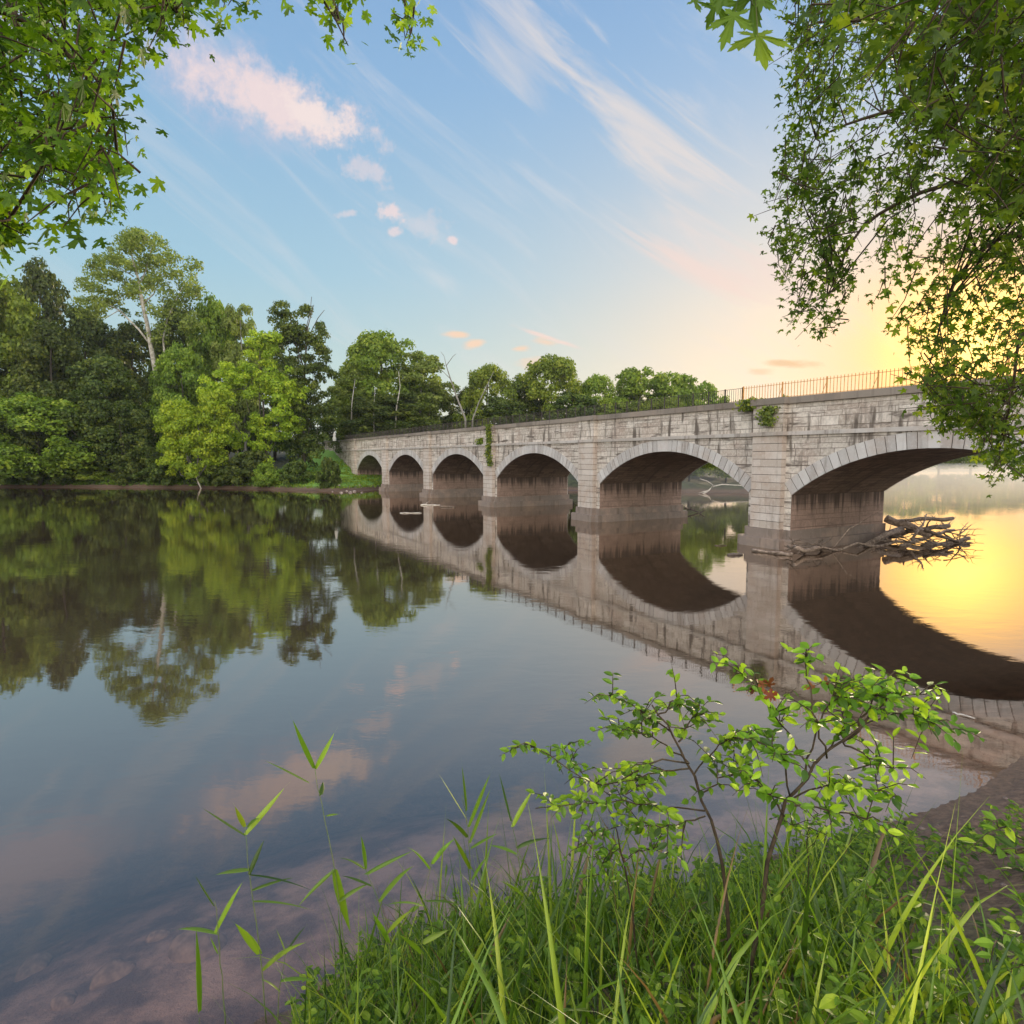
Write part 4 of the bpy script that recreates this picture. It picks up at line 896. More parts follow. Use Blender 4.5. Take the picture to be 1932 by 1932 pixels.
# ------------------------------------------------------------------ overhanging maples near the photographer
def inpoly(pts, poly):
    return _inside(pts[:, 0], pts[:, 1], poly)
def hang(name_mat, poly, holes, n, Yr, leafsz, per, seed, parent, tmpl, fcs, drop=.35, thin=None, bright=None):
    """drooping leafy twigs filling a region of the crown that leans into view; each twig has its own distance"""
    rng = np.random.default_rng(seed); P = np.array(poly, float); lo, hi = P.min(0), P.max(0); tw = []
    while len(tw) < n:
        q = lo + (hi - lo) * rng.random((4 * n, 2)); q = q[inpoly(q, poly)]
        for h_ in holes:
            d = np.hypot((q[:, 0] - h_[0]) / h_[2], (q[:, 1] - h_[1]) / h_[3]); q = q[d > rng.random(len(q)) ** .5 * 1.0 + .0]
        if thin is not None: q = q[rng.random(len(q)) < thin(q)]
        tw += list(q)
    tw = np.array(tw[:n]); Y = rng.uniform(*Yr, n)
    A = np.array([at(x, y, yy) for (x, y), yy in zip(tw, Y)])
    C = []; N_ = []; D = []; b = MB()
    for k in range(n):
        d = rng.normal(size=3) * .45 + np.array([-.25, 0, -.75]); d /= np.linalg.norm(d); L = drop * (.6 + .8 * rng.random())
        a0 = A[k] - d * L * .5; e = A[k] + d * L * .5
        b.tube([a0, A[k] + rng.normal(size=3) * L * .06, e], [.006, .004, .002], 4, cap=False)
        m_ = max(3, int(per * (.6 + .8 * rng.random()))); s = rng.random(m_)
        c = a0 + (e - a0) * s[:, None] + rng.normal(size=(m_, 3)) * leafsz * .75; C.append(c)
        nn_ = rng.normal(size=(m_, 3)) * .75 + np.array([0, -.45, .75]); N_.append(nn_)
        D.append(rng.normal(size=(m_, 3)) * .5 + d * .6 + np.array([0, 0, -.6]))
    C = np.concatenate(C); N_ = np.concatenate(N_); D = np.concatenate(D)
    V, Fa, tn = leaves(C, N_, leafsz * (.5 + .85 * rng.random(len(C)) ** 1.3), tmpl, fcs, rng=rng, droop=D, tone=np.clip(rng.random(len(C)) * .8 + .25 * (rng.random() - .3), 0, 1))
    return V, Fa, tn, b, A
def grow(tname, label, trunk_pts, tr, boughs, fol, mat, loc):
    t = empty(tname, loc); tag(t, label, 'tree'); o3 = np.array(loc, float)
    b = MB(); b.tube(np.array(trunk_pts) - o3, tr, 12); b.build('trunk', M['bark'], t, smooth=True)
    g_ = MB(); nodes = []
    for pts, r0 in boughs:
        P = np.array(pts); S = np.linspace(0, 1, 14); s = np.linspace(0, 1, len(P)); Q = np.stack([np.interp(S, s, P[:, i]) for i in range(3)], -1)
        Q[1:-1] += RNG.normal(size=(12, 3)) * .05
        for _ in range(3): Q[1:-1] = Q[1:-1] * .4 + (Q[:-2] + Q[2:]) * .3
        g_.tube(Q - o3, np.linspace(r0 * .65, .006, 14), 7); nodes += list(Q)
    nodes = np.array(nodes); fm = []
    for V, Fa, tn, tb, A in fol:
        fm.append((V, Fa, tn))
        for k in range(0, len(A), 10):                     # thin limbs joining the twigs to the nearest bough
            d = np.linalg.norm(nodes - A[k], axis=1); j = int(np.argmin(d))
            if d[j] < 2.4:
                a, e = nodes[j], A[k]; mid = (a + e) / 2 + np.array([0, 0, .10 * d[j]]) + RNG.normal(size=3) * .05
                g_.tube(np.array([a, mid, e]) - o3, [.009, .006, .003], 5, cap=False)
        base = g_.n
        for vv, tt in zip(tb.v, tb.t): pass
        tb.v = [v - o3 for v in tb.v]
        for k_, fl in tb.f.items():
            for f in fl: g_.f.setdefault(k_, []).append(f + base)
            g_.uv.setdefault(k_, []).extend(tb.uv[k_])
        g_.v += tb.v; g_.t += tb.t; g_.n += tb.n
    g_.build('branches', M['twig'], t, smooth=True)
    off = 0; Vs, Fs, Ts = [], [], []
    for V, Fa, tn in fm: Vs.append(V - o3); Fs.append(Fa + off); Ts.append(tn); off += len(V)
    mesh_np('crown', np.concatenate(Vs), np.concatenate(Fs), mat, t, np.concatenate(Ts)); return t
# right-hand maple
RP = [(1480, -80), (1500, 60), (1502, 130), (1498, 200), (1482, 262), (1464, 330), (1450, 430), (1472, 480), (1492, 540), (1503, 590), (1540, 606), (1562, 645), (1580, 648), (1600, 620), (1640, 612), (1668, 590), (1705, 600), (1705, 670),
      (1738, 720), (1750, 780), (1790, 790), (1810, 760), (1835, 790), (1850, 850), (1880, 880), (1905, 905), (1950, 915), (2150, 915), (2150, -80)]
thinR = lambda q: np.clip(.28 + .9 * (q[:, 0] - 1450) / 420 - .35 * (q[:, 1] > 520), .12, 1)
f1 = hang('', RP, [(1640, 500, 40, 60), (1600, 560, 14, 20), (1832, 645, 26, 44), (1675, 640, 30, 60), (1650, 330, 22, 26), (1780, 560, 26, 26), (1745, 440, 16, 22), (1740, 690, 14, 20)], 980, (5.0, 8.5), .076, 15, 31, None, MAPLO, MAPLO_F, .42, thinR)
f2 = hang('', [(1560, -80), (1640, 60), (1700, 150), (1760, 260), (1850, 380), (1950, 420), (2150, 420), (2150, -80)], [], 400, (3.4, 5.2), .085, 13, 32, None, MAPLO, MAPLO_F, .4)
f3 = hang('', [(1480, -60), (1505, 120), (1480, 270), (1452, 430), (1500, 590), (1560, 640), (1610, 610), (1600, 450), (1560, 300), (1580, 120), (1600, -60)], [(1600, 560, 14, 20)], 150, (5.6, 7.2), .07, 15, 33, None, MAPLO, MAPLO_F, .40)
f4 = hang('', [(1735, 640), (1745, 715), (1750, 785), (1790, 795), (1812, 760), (1838, 800), (1845, 850), (1875, 900), (1900, 905), (1900, 740), (1850, 690), (1830, 710), (1790, 700), (1770, 640)], [(1832, 645, 26, 44)], 75, (5.4, 6.8), .075, 14, 34, None, MAPLO, MAPLO_F, .36)
tr_ = [(8.4, 4.6, 1.6), (8.3, 4.7, 4.0), (8.0, 4.9, 6.5), (7.7, 5.0, 9.5), (7.4, 5.2, 13)]
grow('maple_tree', 'large maple whose drooping boughs hang over the right side of the bridge', tr_, [.42, .36, .32, .25, .15],
     [([(7.9, 4.9, 7.6), at(1900, 230, 6.2), at(1780, 190, 6.4), at(1640, 215, 6.6), at(1540, 262, 6.6)], .07), ([(8.0, 4.9, 6.8), at(1930, 420, 6.2), at(1850, 470, 6.2), at(1770, 560, 6.3), at(1750, 700, 6.2)], .05),
      ([(7.7, 5.0, 9.0), at(1850, 60, 5.6), at(1700, 20, 6), at(1560, 40, 6.4), at(1505, 60, 6.5)], .07), ([(7.9, 4.9, 7.2), at(1860, 320, 6.3), at(1700, 380, 6.5), at(1600, 450, 6.6), at(1560, 560, 6.5)], .05), ([(8.0, 4.9, 6.4), at(1945, 560, 6.2), at(1900, 690, 6.2), at(1890, 820, 6.2)], .04)],
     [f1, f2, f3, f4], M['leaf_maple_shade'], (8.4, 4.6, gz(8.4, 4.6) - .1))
# left-hand maple
LP = [(-120, -120), (345, -120), (350, 0), (338, 25), (318, 10), (300, 52), (282, 40), (262, 8), (240, -4), (226, 50), (238, 110), (236, 140), (205, 150), (196, 185), (215, 225), (245, 262), (270, 285), (238, 280), (238, 310), (205, 330), (216, 380), (178, 388), (130, 400), (60, 372), (0, 362), (-120, 380)]
l1 = hang('', LP, [(60, 95, 22, 20), (110, 130, 18, 16), (120, 60, 12, 12), (95, 250, 10, 10), (235, 40, 12, 18)], 350, (2.7, 4.8), .086, 12, 41, None, MAPLE, MAPLE_F, .26)
l2 = hang('', [(-60, 400), (10, 400), (36, 420), (30, 440), (-60, 455)], [], 14, (2.9, 3.3), .10, 9, 42, None, MAPLE, MAPLE_F, .16)
l3 = hang('', [(250, -30), (345, -30), (352, 15), (300, 48), (285, 40)], [], 22, (3.2, 3.7), .095, 9, 43, None, MAPLE, MAPLE_F, .18)
l4 = hang('', [(585, -60), (630, -60), (648, 30), (652, 70), (638, 55), (605, 10)], [], 9, (2.9, 3.2), .09, 8, 44, None, MAPLE, MAPLE_F, .16)
l5 = hang('', [(748, -40), (782, -40), (780, 30), (775, 70), (758, 60), (755, 10)], [], 8, (3.8, 4.2), .08, 8, 45, None, MAPLE, MAPLE_F, .14)
l6 = hang('', [(395, -60), (450, -60), (440, 0), (405, 2)], [], 8, (3.2, 3.5), .09, 8, 46, None, MAPLE, MAPLE_F, .12)
tl = [(-6.2, -1.0, 3.0), (-6.1, -.8, 5.5), (-5.9, -.5, 8), (-5.6, 0, 11)]
grow('maple_tree', 'maple with bright green lobed leaves hanging into the upper left corner', tl, [.34, .30, .25, .16],
     [([(-6.0, -.7, 6.6), at(-150, 200, 3.4), at(30, 240, 3.4), at(130, 290, 3.4), at(225, 330, 3.4)], .035), ([(-6.0, -.6, 7.2), at(-120, 20, 3.4), at(60, 40, 3.4), at(150, 130, 3.5), at(190, 190, 3.5)], .04),
      ([(-5.9, -.5, 7.8), at(-80, -160, 3.3), at(180, -90, 3.4), at(270, -30, 3.5), at(330, 20, 3.5)], .04), ([(-5.9, -.5, 8.0), at(300, -330, 2.6), at(500, -220, 2.9), at(610, -80, 3.0), at(640, 40, 3.05)], .03),
      ([(-5.8, -.3, 8.6), at(420, -380, 3.2), at(650, -260, 3.8), at(765, -60, 4.0), at(770, 40, 4.0)], .03), ([(-6.0, -.7, 6.2), at(-160, 330, 3.2), at(-40, 360, 3.2), at(20, 410, 3.1)], .02)],
     [l1, l2, l3, l4, l5, l6], M['leaf_maple'], (-6.2, -1.0, gz(-6.2, -1.0) - .1))
# the spray of large maple leaves close to the lens
def spray():
    Y = 1.25; q = at(1400, -420, Y); t = empty('maple_branch', tuple(q)); tag(t, 'drooping maple twig with the largest lobed leaves at the top right of centre', 'branch')
    o3 = q; rng = np.random.default_rng(4); spec = [(1430, 68, 150, 178), (1385, 30, 100, 200), (1350, 8, 95, 140), (1310, 2, 70, 110), (1420, -10, 110, 170), (1378, -40, 120, 195), (1440, -30, 80, 185), (1330, -45, 110, 160), (1440, -70, 120, 180)]
    C = []; D = []; N_ = []; S = []
    for px, py, s, a in spec:
        C.append(at(px, py, Y + rng.uniform(-.05, .08)) - o3); D.append((sin(radians(a)), 0, cos(radians(a)))); N_.append((rng.normal() * .25, -1, .35 + rng.normal() * .2)); S.append(s / F_PX * Y * .82)
    V, Fa, tn = leaves(np.array(C), np.array(N_), np.array(S) * 1.08, MAPBIG, MAPBIG_F, rng=rng, droop=np.array(D), tone=np.array([.85, .6, .5, .45, .5, .4, .45, .5, .4])); mesh_np('foliage', V, Fa, M['leaf_maple'], t, tn)
    b = MB(); b.tube([at(1400, -420, Y) - o3, at(1405, -200, Y) - o3, at(1400, -60, Y) - o3, at(1420, 10, Y) - o3], [.006, .005, .003, .0018], 6)
    for px, py, s, a in spec: b.tube([at(1402, -90, Y) - o3, at((1402 + px) / 2 + 8, (py - 90) / 2 - 10, Y) - o3, at(px, py - s * .0, Y) - o3], [.0018, .0013, .001], 5)
    b.build('twig', M['stem_green'], t)
spray()

# ------------------------------------------------------------------ foreground saplings, reeds, grass
def limb(b, P, r0, r1, n=10, jit=.01, rng=RNG):
    P = np.array(P); s = np.linspace(0, 1, len(P)); S = np.linspace(0, 1, n)
    Q = np.stack([np.interp(S, s, P[:, i]) for i in range(3)], -1)
    Q[1:-1] = Q[1:-1] * .5 + (Q[:-2] + Q[2:]) * .25; Q[1:-1] += rng.normal(size=(n - 2, 3)) * jit; b.tube(Q, np.linspace(r0, r1, n), 6); return Q
def sapling(label, Y, stem, branches, leafsz, seed, tipbright, r0=.017):
    r0 *= .85
    rng = np.random.default_rng(seed); root = at(*stem[0], Y); root[2] = min(root[2], gz(root[0], root[1])) - .05
    t = empty('sapling', tuple(root)); tag(t, label, 'sapling', 'saplings at the water edge'); b = MB(); lv = []; 
    main = [root] + [at(p[0], p[1], Y + (p[2] if len(p) > 2 else 0)) for p in stem[1:]]
    limb(b, np.array(main) - root, r0, r0 * .35, 14, .006, rng)
    C, N_, D, Tn, S = [], [], [], [], []
    def leafy(Q, dens, sz, tn0):
        L = np.linalg.norm(np.diff(Q, axis=0), axis=1).sum(); k = max(4, int(L / (.024) * dens))
        for i in range(k):
            s = i / k; p = np.array([np.interp(s, np.linspace(0, 1, len(Q)), Q[:, j]) for j in range(3)])
            dr = Q[-1] - Q[0]; dr /= np.linalg.norm(dr) + 1e-9; side = np.cross(dr, [0, 0, 1.0]) * (1 if i % 2 else -1); side /= np.linalg.norm(side) + 1e-9
            C.append(p); D.append(dr * .6 + side * .9 + rng.normal(size=3) * .25 + np.array([0, 0, -.15])); N_.append(np.array([0, -.35, .95]) + rng.normal(size=3) * .45)
            S.append(sz * (.55 + .6 * rng.random()) * (1.0 - .2 * s)); Tn.append(np.clip(tn0 + .35 * rng.normal() * .5, 0, 1))
    for br_, dens, sub in branches:
        pts = np.array([at(p[0], p[1], Y + (p[2] if len(p) > 2 else 0)) for p in br_]) - root
        Q = limb(b, pts, r0 * .42, .0022, 12, .006, rng)
        h = (pts[:, 2].max() + root[2]); leafy(Q[3:], .75 * dens, leafsz, .45)
        for k in range(int(sub * 1.7)):
            i = rng.integers(3, 12); dv = rng.normal(size=3) * np.array([1, .9, .5]) + (Q[-1] - Q[0]) * .8 + np.array([0, 0, .12]); dv /= np.linalg.norm(dv)
            Ls = rng.uniform(.09, .22); q0 = Q[i]; Qs = np.array([q0, q0 + dv * Ls * .5 + np.array([0, 0, .015]), q0 + dv * Ls + np.array([0, 0, -.02])]); b.tube(Qs, [.003, .0024, .0012], 4)
            leafy(np.array([np.interp(np.linspace(0, 1, 6), [0, .5, 1], Qs[:, j]) for j in range(3)]).T, 1.0 * dens, leafsz, .35 + .5 * tipbright * (rng.random() < .5))
    V, Fa, tn = leaves(np.array(C), np.array(N_), np.array(S), OVAL, OVAL_F, rng=rng, droop=np.array(D), tone=np.array(Tn)); mesh_np('foliage', V, Fa, M['leaf_sapling'], t, tn)
    b.build('stem', M['twig'], t, smooth=True); return t
sapling('sapling with a crooked stem and the tallest bright leafy tips', 2.9, [(1405, 1790), (1440, 1665), (1470, 1560), (1490, 1500), (1530, 1450), (1590, 1400), (1640, 1350)],
        [([(1590, 1400), (1660, 1350, .1), (1730, 1345, .1), (1775, 1375, .1)], 1.1, 7), ([(1620, 1370), (1660, 1300), (1690, 1265)], 1, 5), ([(1560, 1430), (1540, 1350, -.1), (1520, 1270), (1522, 1225)], .9, 5), ([(1530, 1450), (1480, 1370, .1), (1430, 1300), (1395, 1262)], .9, 6),
         ([(1490, 1500), (1480, 1430, -.1), (1440, 1400), (1390, 1390)], 1, 7), ([(1490, 1510), (1560, 1480, .1), (1620, 1480), (1690, 1500)], 1, 8), ([(1495, 1520), (1580, 1530, .15), (1640, 1540), (1690, 1560)], .8, 5), ([(1590, 1400), (1640, 1430, -.1), (1700, 1450)], .8, 5),
         ([(1540, 1440), (1590, 1380, .1), (1600, 1330), (1640, 1290)], 1, 6), ([(1480, 1540), (1440, 1480, -.1), (1400, 1470)], .8, 5), ([(1600, 1395), (1680, 1310), (1745, 1310)], 1, 6), ([(1520, 1455), (1560, 1330), (1590, 1290)], .9, 6)], .074, 51, 1.0, .014)
sapling('sapling with a straight slanting dark stem and spreading left branches', 3.1, [(1390, 1760), (1370, 1640), (1335, 1540), (1300, 1440), (1265, 1380), (1230, 1330)],
        [([(1265, 1380), (1220, 1350, .1), (1170, 1320), (1150, 1312)], 1, 7), ([(1300, 1440), (1230, 1430, -.1), (1150, 1490), (1100, 1470), (1010, 1410)], .9, 8), ([(1330, 1530), (1240, 1520, .1), (1130, 1510), (1010, 1525)], .9, 8), ([(1280, 1400), (1310, 1350), (1320, 1330)], 1, 5),
         ([(1310, 1460), (1360, 1400, .1), (1400, 1380)], 1, 7), ([(1330, 1540), (1270, 1560, -.1), (1200, 1560)], .9, 6), ([(1300, 1440), (1250, 1400, .15), (1190, 1370), (1160, 1380)], 1, 6), ([(1240, 1350), (1270, 1320), (1280, 1330)], 1, 4), ([(1320, 1500), (1360, 1470), (1420, 1440)], .8, 5), ([(1300, 1450), (1215, 1460, .1), (1180, 1500)], 1, 7)], .066, 52, .6, .013)
sapling('low drooping sapling at the left of the slanting one', 3.4, [(1220, 1760), (1180, 1640), (1160, 1560), (1150, 1500)],
        [([(1160, 1560), (1130, 1570), (1090, 1600)], 1, 6), ([(1150, 1500), (1100, 1460), (1060, 1420), (1075, 1400)], .8, 4), ([(1170, 1600), (1140, 1620), (1130, 1650)], 1, 6), ([(1175, 1620), (1230, 1600), (1260, 1620)], .9, 5)], .055, 53, .4, .008)
sapling('small seedling beside the foot of the crooked sapling', 3.6, [(1530, 1680), (1525, 1600), (1525, 1560)], [([(1525, 1600), (1560, 1570), (1570, 1560)], 1, 3), ([(1525, 1580), (1500, 1560), (1480, 1550)], 1, 3), ([(1525, 1575), (1530, 1550), (1545, 1535)], 1, 2)], .06, 54, .6, .005)
sapling('leafy seedling cut off by the right edge above the mud', 2.6, [(1990, 1800), (1960, 1680), (1950, 1600)], [([(1955, 1620), (1910, 1600), (1850, 1610)], .5, 1), ([(1950, 1600), (1910, 1570), (1860, 1545)], .5, 1), ([(1960, 1650), (1930, 1640), (1900, 1640)], .5, 1)], .085, 55, .8, .007)
sapling('leafy plant at the right edge above the grass', 2.3, [(1980, 1950), (1960, 1800), (1950, 1750)], [([(1955, 1780), (1920, 1760), (1880, 1775)], .5, 1), ([(1950, 1750), (1935, 1710), (1925, 1690)], .5, 1), ([(1958, 1800), (1930, 1820), (1900, 1830)], .6, 1)], .085, 56, .7, .007)
rng = np.random.default_rng(77)
for px, py in [(1432, 1300), (1462, 1310), (1445, 1288), (1538, 1298)]:
    p = at(px, py, 2.88); V, Fa, tn = leaves(np.zeros((2, 3)) + rng.normal(size=(2, 3)) * .012, rng.normal(size=(2, 3)) + np.array([0, -1, .3]), .075, MAPLE, MAPLE_F, rng=rng)
    o = mesh_np('dead_leaf', V, Fa, M['dead_leaf'], None, tn); o.location = p; tag(o, 'curled red brown dead maple leaf caught in the top of the crooked sapling', 'leaf', 'dead leaves in the sapling')

def blade(base, tip_dir, L, w, droop, nseg=7, twist=0.0):
    """curved grass blade as verts/faces"""
    s = np.linspace(0, 1, nseg + 1); d = np.array(tip_dir, float); d /= np.linalg.norm(d)
    h = np.array([d[0], d[1], 0.0]); hn = np.linalg.norm(h); h = h / hn if hn > 1e-4 else np.array([1.0, 0, 0])
    P = np.array(base)[None] + (d[None] * s[:, None] * L) + (h[None] * droop * .5 - np.array([0, 0, 1.0]) * droop)[0:1] * (s[:, None] ** 2.3) * L
    side = np.cross(h, [0, 0, 1.0]); side = side * cos(twist) + h * sin(twist)
    wd = w * np.sin(np.clip(s * 1.05 + .12, 0, 1.0) * pi) ** .55 * (1 - s ** 3); wd = np.maximum(wd, .0004)
    nrm = np.cross(np.gradient(P, axis=0), side); nrm /= np.linalg.norm(nrm, axis=1)[:, None] + 1e-9
    V = np.stack([P - side * wd[:, None] / 2 + nrm * wd[:, None] * .12, P + side * wd[:, None] / 2 + nrm * wd[:, None] * .12], 1).reshape(-1, 3)
    # mid rib line gives the blade a fold
    Pm = P - nrm * wd[:, None] * .10; V = np.concatenate([V, Pm]); m_ = 2 * (nseg + 1)
    F = []
    for i in range(nseg): F += [(2 * i, m_ + i, m_ + i + 1, 2 * i + 2), (m_ + i, 2 * i + 1, 2 * i + 3, m_ + i + 1)]
    return V, np.array(F)
def reed(label, Y, foot, top, lf, seed, stem_r=.0035, group='reeds at the water edge'):
    rng = np.random.default_rng(seed); A = at(*foot, Y); A[2] = gz(A[0], A[1]) if A[2] < gz(A[0], A[1]) + .6 else A[2]; A[2] -= .03; t = empty('reed', tuple(A)); tag(t, label, 'reed', group)
    pts = [A] + [at(px, py, Y) for px, py in top]; b = MB(); limb(b, np.array(pts) - A, stem_r, stem_r * .4, 12, .002, rng); b.build('stem', M['stem_green'], t, smooth=True)
    for (x0, y0, x1, y1, wpx, dr) in lf:
        a = at(x0, y0, Y) - A; e = at(x1, y1, Y + rng.uniform(-.12, .12)) - A; d = e - a; L = np.linalg.norm(d)
        V, F = blade(a, d, L, wpx * 1.25 / F_PX * Y, dr, twist=rng.uniform(.5, 1.3)); m_ = MB(); m_.add(V, F, tone=float(np.clip(.4 + rng.normal() * .2, .08, 1))); m_.build('leaf', M['grass'], t, smooth=True)
reed('tallest reed with three leaves spread at its tip', 3.3, (655, 1890), [(650, 1800), (632, 1640), (612, 1540), (594, 1450)], [(594, 1450, 546, 1340, 13, .02), (594, 1450, 636, 1370, 13, .02), (582, 1476, 488, 1424, 12, .05), (606, 1500, 610, 1470, 10, 0), (614, 1540, 640, 1530, 12, .3), (632, 1640, 660, 1770, 16, .1), (632, 1640, 560, 1700, 9, .3), (640, 1700, 700, 1650, 10, .2)], 61)
reed('leafy reed left of the tallest one', 3.2, (502, 1920), [(495, 1820), (480, 1720), (470, 1650), (462, 1560)], [(462, 1575, 370, 1515, 10, .02), (462, 1575, 548, 1470, 11, .02), (462, 1560, 440, 1515, 8, 0), (466, 1560, 490, 1525, 9, .3), (470, 1640, 400, 1640, 12, .2), (470, 1650, 600, 1660, 11, .25), (475, 1680, 560, 1640, 10, .2), (478, 1700, 590, 1695, 8, .3), (490, 1800, 440, 1720, 14, .1), (495, 1830, 580, 1740, 12, .2), (470, 1650, 500, 1570, 8, .1)], 62)
reed('short reed with one upright leaf at the left', 3.2, (425, 1930), [(418, 1850), (412, 1760), (405, 1700)], [(405, 1710, 362, 1640, 8, .02), (405, 1760, 460, 1640, 10, .1), (410, 1760, 330, 1735, 13, .25), (412, 1800, 395, 1760, 8, .05)], 63)
reed('single broad upright blade at the lower left', 3.2, (376, 1960), [(376, 1920)], [(376, 1910, 369, 1725, 15, 0)], 64)
reed('thin reed with needle leaves above the grass in the middle', 3.4, (890, 1760), [(888, 1650), (885, 1590), (880, 1540), (872, 1500)], [(880, 1545, 820, 1445, 6, .02), (880, 1530, 870, 1430, 6, 0), (884, 1560, 930, 1440, 7, .03), (886, 1590, 930, 1470, 7, .03), (882, 1580, 840, 1520, 9, .2), (888, 1600, 945, 1560, 8, .1), (888, 1640, 850, 1560, 8, .05), (890, 1660, 920, 1600, 9, .1)], 65)
reed('reed arching right of the tallest reed', 3.3, (745, 1900), [(735, 1780), (715, 1700), (690, 1640)], [(690, 1650, 790, 1590, 13, .1), (690, 1640, 640, 1600, 12, .3), (700, 1670, 640, 1640, 10, .2), (690, 1640, 680, 1560, 10, .05), (715, 1700, 780, 1600, 14, .2), (735, 1780, 700, 1700, 10, .1), (730, 1760, 780, 1700, 10, .1)], 66)
reed('broad leaved reed right of the reed with needle leaves', 3.3, (1000, 1800), [(990, 1700), (975, 1600), (965, 1540)], [(965, 1550, 940, 1440, 9, .05), (967, 1560, 1010, 1470, 9, .1), (975, 1600, 1040, 1560, 11, .3), (975, 1610, 920, 1580, 10, .3), (985, 1660, 1050, 1640, 12, .3), (988, 1690, 940, 1640, 11, .2)], 68)
reed('reed with drooping leaves between the arching reed and the needle leaved one', 3.2, (800, 1890), [(795, 1800), (800, 1700), (815, 1620)], [(815, 1630, 860, 1560, 9, .2), (812, 1640, 770, 1570, 10, .3), (802, 1700, 880, 1690, 13, .35), (800, 1710, 730, 1680, 12, .35), (797, 1780, 850, 1740, 14, .2), (797, 1800, 750, 1740, 13, .2)], 69)
reed('small reed standing in the shallows left of the short reed', 3.3, (520, 1960), [(528, 1860), (540, 1790)], [(540, 1795, 580, 1730, 9, .1), (540, 1800, 520, 1740, 8, .1), (530, 1850, 600, 1830, 10, .3), (528, 1870, 490, 1830, 10, .25)], 70)
reed('dead brown reed stub among the grass', 3.5, (842, 1800), [(840, 1700), (840, 1650)], [(840, 1655, 843, 1625, 14, 0)], 67)

# mixed grass and weeds covering the bank
def grass_field():
    rng = np.random.default_rng(99); b = MB(); n = 0
    edge = lambda px: np.interp(px, [500, 620, 700, 800, 1000, 1400, 1500, 1700, 1750, 1932], [2100, 1925, 1850, 1770, 1740, 1745, 1700, 1690, 1800, 1860])
    while n < 4400:
        x = rng.uniform(-2.6, 6.0); y = rng.uniform(1.1, 7.4); z = gz_fast(x, y)
        if z < .12: continue
        # pixel of the root decides nothing but how dense the sward is along the bank edge
        d = np.array([x, y, z - EYE]); c = CR.T @ d; px = 966 + F_PX * c[0] / -c[2]; py = 966 - F_PX * c[1] / -c[2]
        if c[2] > -.2 or px < 480 or px > 2250 or py < edge(px): continue
        if px > 1620 and py < 1930 and rng.random() < .86: continue
        n += 1; tall = rng.random(); L = (.36 + .50 * rng.random()) * (1.75 if tall > .84 else 1); L *= np.interp(px, [480, 700, 1500, 1932], [.7, 1.15, 1.1, .75])
        w = rng.uniform(.008, .021) * (1.9 if tall > .9 else 1)
        a = rng.random() * 6.28; V, F = blade((x, y, z - .02), (cos(a) * .35, sin(a) * .35, 1), L, w, rng.uniform(.02, .55), 5, rng.uniform(0, 1.5))
        b.add(V, F, tone=0.0 if rng.random() < .05 else float(np.clip(rng.normal(.48, .28), .06, 1)))
    o = b.build('grass', M['grass'], smooth=True); tag(o, 'tall wet green grass covering the near bank', 'grass', kind='stuff')
    # broad-leaved weeds between the blades
    C, N_, D, S, tn = [], [], [], [], []; st = MB(); k = 0
    while k < 1500:
        x = rng.uniform(-2.6, 7.2); y = rng.uniform(1.4, 8.6); z = gz_fast(x, y)
        if z < .08: continue
        d = np.array([x, y, z - EYE]); c = CR.T @ d; px = 966 + F_PX * c[0] / -c[2]; py = 966 - F_PX * c[1] / -c[2]
        if px < 560 or px > 2100 or (px > 1650 and rng.random() < .65): continue
        k += 1; H = rng.uniform(.08, .30) + (.3 if rng.random() < .16 else 0); e = np.array([x, y, z + H]) + np.array([*rng.normal(size=2) * .05, 0]); st.tube([(x, y, z - .02), e], [.003, .0015], 4, cap=False)
        for j in range(int(5 + H * 26)):
            s = rng.uniform(.3, 1); p = np.array([x, y, z]) * (1 - s) + e * s; a = rng.random() * 6.28
            C.append(p); D.append((cos(a), sin(a), rng.uniform(-.2, .4))); N_.append((rng.normal() * .3, rng.normal() * .3 - .2, 1)); S.append(rng.uniform(.045, .10)); tn.append(np.clip(rng.normal(.5, .25), 0, 1))
    V, Fa, tt = leaves(np.array(C), np.array(N_), np.array(S), OVAL, OVAL_F, rng=rng, droop=np.array(D), tone=np.array(tn))
    off = st.n; st.v.append(V); st.t.append(tt); st.f.setdefault(3, []).append(Fa + off); st.uv.setdefault(3, []).append(np.zeros((Fa.size, 2))); st.n += len(V)
    o = st.build('weeds', M['leaf_sapling']); tag(o, 'low broad leaved weeds growing through the bank grass', 'weeds', kind='stuff')
def far_sward():
    rng = np.random.default_rng(5); n = 60000; x = rng.uniform(-125, -17, n); y = rng.uniform(104, 134, n); z = height(x, y)
    inn = _inside(x, y, RIVER); dsh = _seg_dist(x, y, FAR); keep = (~inn) & (z > .35) & ((dsh < 5) | (x > -62)) & (z < 9)
    x, y, z = x[keep][:16000], y[keep][:16000], z[keep][:16000]; n = len(x)
    C = np.stack([x, y, z + .12], -1); N_ = rng.normal(size=(n, 3)) * np.array([1, 1, .5]); lawnish = (x > -52)
    V, Fa, tn = leaves(C, N_, np.where(lawnish, .26, .45) * (.6 + .8 * rng.random(n)), CARD, CARD_F, rng=rng, tone=np.where(lawnish, .55, .25) + rng.normal(size=n) * .14)
    o = mesh_np('bank_grass', V, Fa, M['leaf_mid'], None, np.clip(tn, 0, 1)); tag(o, 'rough grass and undergrowth on the far bank', 'grass', kind='stuff')
far_sward()
_gx = np.arange(-4, 12, .1); _gy = np.arange(0, 12, .1); _GX, _GY = np.meshgrid(_gx, _gy); _GZ = height(_GX, _GY)
def gz_fast(x, y): return _GZ[min(int((y - 0) / .1), len(_gy) - 1), min(int((x + 4) / .1), len(_gx) - 1)]
grass_field()
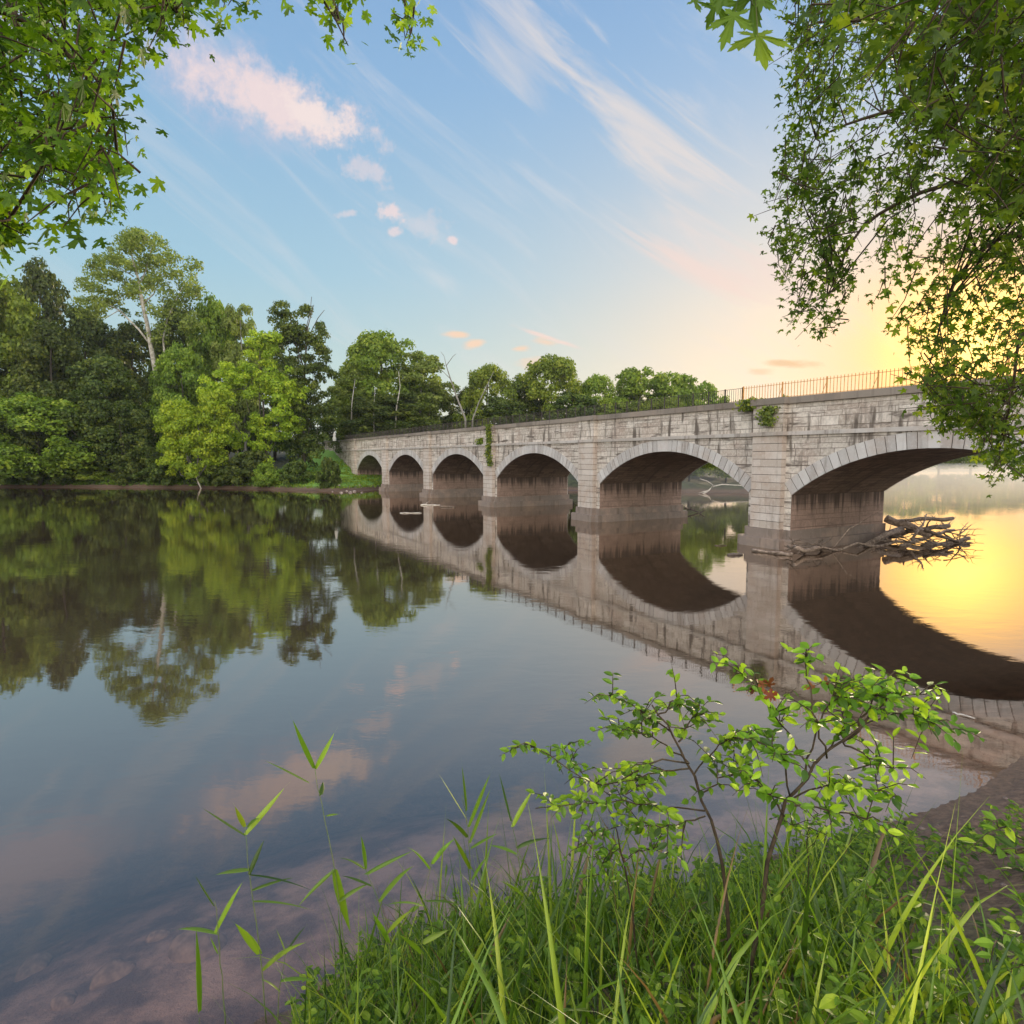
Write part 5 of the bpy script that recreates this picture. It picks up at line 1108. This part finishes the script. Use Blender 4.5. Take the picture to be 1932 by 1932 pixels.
# stones: on the mud, in the shallows, at the foot of the far bank
def rock(r, seed, sq=.55):
    bm = bmesh.new(); bmesh.ops.create_icosphere(bm, subdivisions=3, radius=1.0); rg_ = np.random.default_rng(seed); ks = rg_.normal(size=(5, 3)) * 1.6; ph = rg_.random(5) * 6
    for v in bm.verts:
        p = np.array(v.co); f = 1 + .10 * sum(np.sin(k @ p + h) for k, h in zip(ks, ph)); v.co = Vector((p[0] * f * r, p[1] * f * r * .8, p[2] * f * r * sq))
    me = bpy.data.meshes.new('rock'); bm.to_mesh(me); bm.free(); me.polygons.foreach_set('use_smooth', np.ones(len(me.polygons), bool)); return me
rocks = [rock(1, s) for s in (1, 2, 3)]
M['rock_pale'] = simple('rock_pale', (.22, .17, .14), (.42, .35, .30), 2); M['rock_brown'] = simple('rock_brown', (.12, .085, .065), (.26, .19, .15), 2)
for me in rocks: me.materials.append(M['rock_brown'])
def put_rock(name, k, loc, s, label, cat, group=None, mat=None):
    o = bpy.data.objects.new(name, rocks[k % 3]); COL.objects.link(o); o.location = loc; o.scale = (s, s, s); o.rotation_euler = (0, 0, RNG.random() * 6)
    if mat: o.material_slots[0].link = 'OBJECT'; o.material_slots[0].material = mat
    return tag(o, label, cat, group)
for i, (px, py, s, lab) in enumerate([(380, 1805, .30, 'largest round stone under the shallow water at the lower left'), (210, 1850, .22, 'stone under the shallow water left of the largest one'), (60, 1770, .2, 'stone under water near the left edge'), (300, 1760, .12, 'small stone under water above the largest one'), (120, 1900, .15, 'stone under water at the lower left corner')]):
    p = atz(px, py, -.3); z = gz(p[0], p[1]); put_rock('river_stone', i, (p[0], p[1], min(z, -.04 - s * .6)), s, lab, 'stone', 'stones in the shallows')
for i in range(16):
    px = RNG.uniform(600, 700); p = atz(px, RNG.uniform(921, 929), .1); put_rock('bank_stone', i, (p[0], p[1], max(gz(p[0], p[1]), 0) + .05), RNG.uniform(.12, .32), 'small pale stone at the foot of the grassy bank by the bridge end', 'stone', 'stones by the bridge end', M['rock_pale'])
for i in range(70):
    x, y = RNG.uniform(4.0, 9), RNG.uniform(5, 11); z = gz(x, y)
    if z > .05: put_rock('mud_stone', i, (x, y, z), RNG.uniform(.015, .07), 'small brown clod on the bare mud at the right', 'stone', 'clods on the mud')
for pts, lab in [([(1870, 1535, 8.0), (1905, 1515, 8.0), (1960, 1500, 8.2)], 'dark stick lying across the mud at the right edge'), ([(1885, 1540, 7.8), (1930, 1530, 7.8), (1980, 1540, 7.8)], 'lower dark stick on the mud at the right edge')]:
    P = [at(*p) for p in pts]
    for p in P: p[2] = gz(p[0], p[1]) + .04
    log_obj('stick', P, .035, .015, M['driftwood_dark'], lab, 'stick', 'sticks on the mud', forks=2, stubs=0)

# ------------------------------------------------------------------ air
def vol(name, lo, hi, dens, col, label):
    b = MB(); b.box(lo, hi); m, T, out = new_mat(name); pv = T.n('ShaderNodeVolumePrincipled'); pv.inputs['Color'].default_value = (*col, 1); pv.inputs['Density'].default_value = dens; pv.inputs['Anisotropy'].default_value = .3
    T.nt.links.new(pv.outputs[0], out.inputs['Volume']); o = b.build(name, m); return tag(o, label, kind='stuff')
HAZE = True
if HAZE: vol('mist', (18, 72, .02), (600, 520, 4.2), .004, (1.0, .95, .86), 'pale warm mist lying on the river behind the bridge')
if HAZE: vol('haze', (-1900, -450, -4), (1900, 2700, 75),   .0001, (.86, .93, 1.0), 'thin morning haze over the river valley')
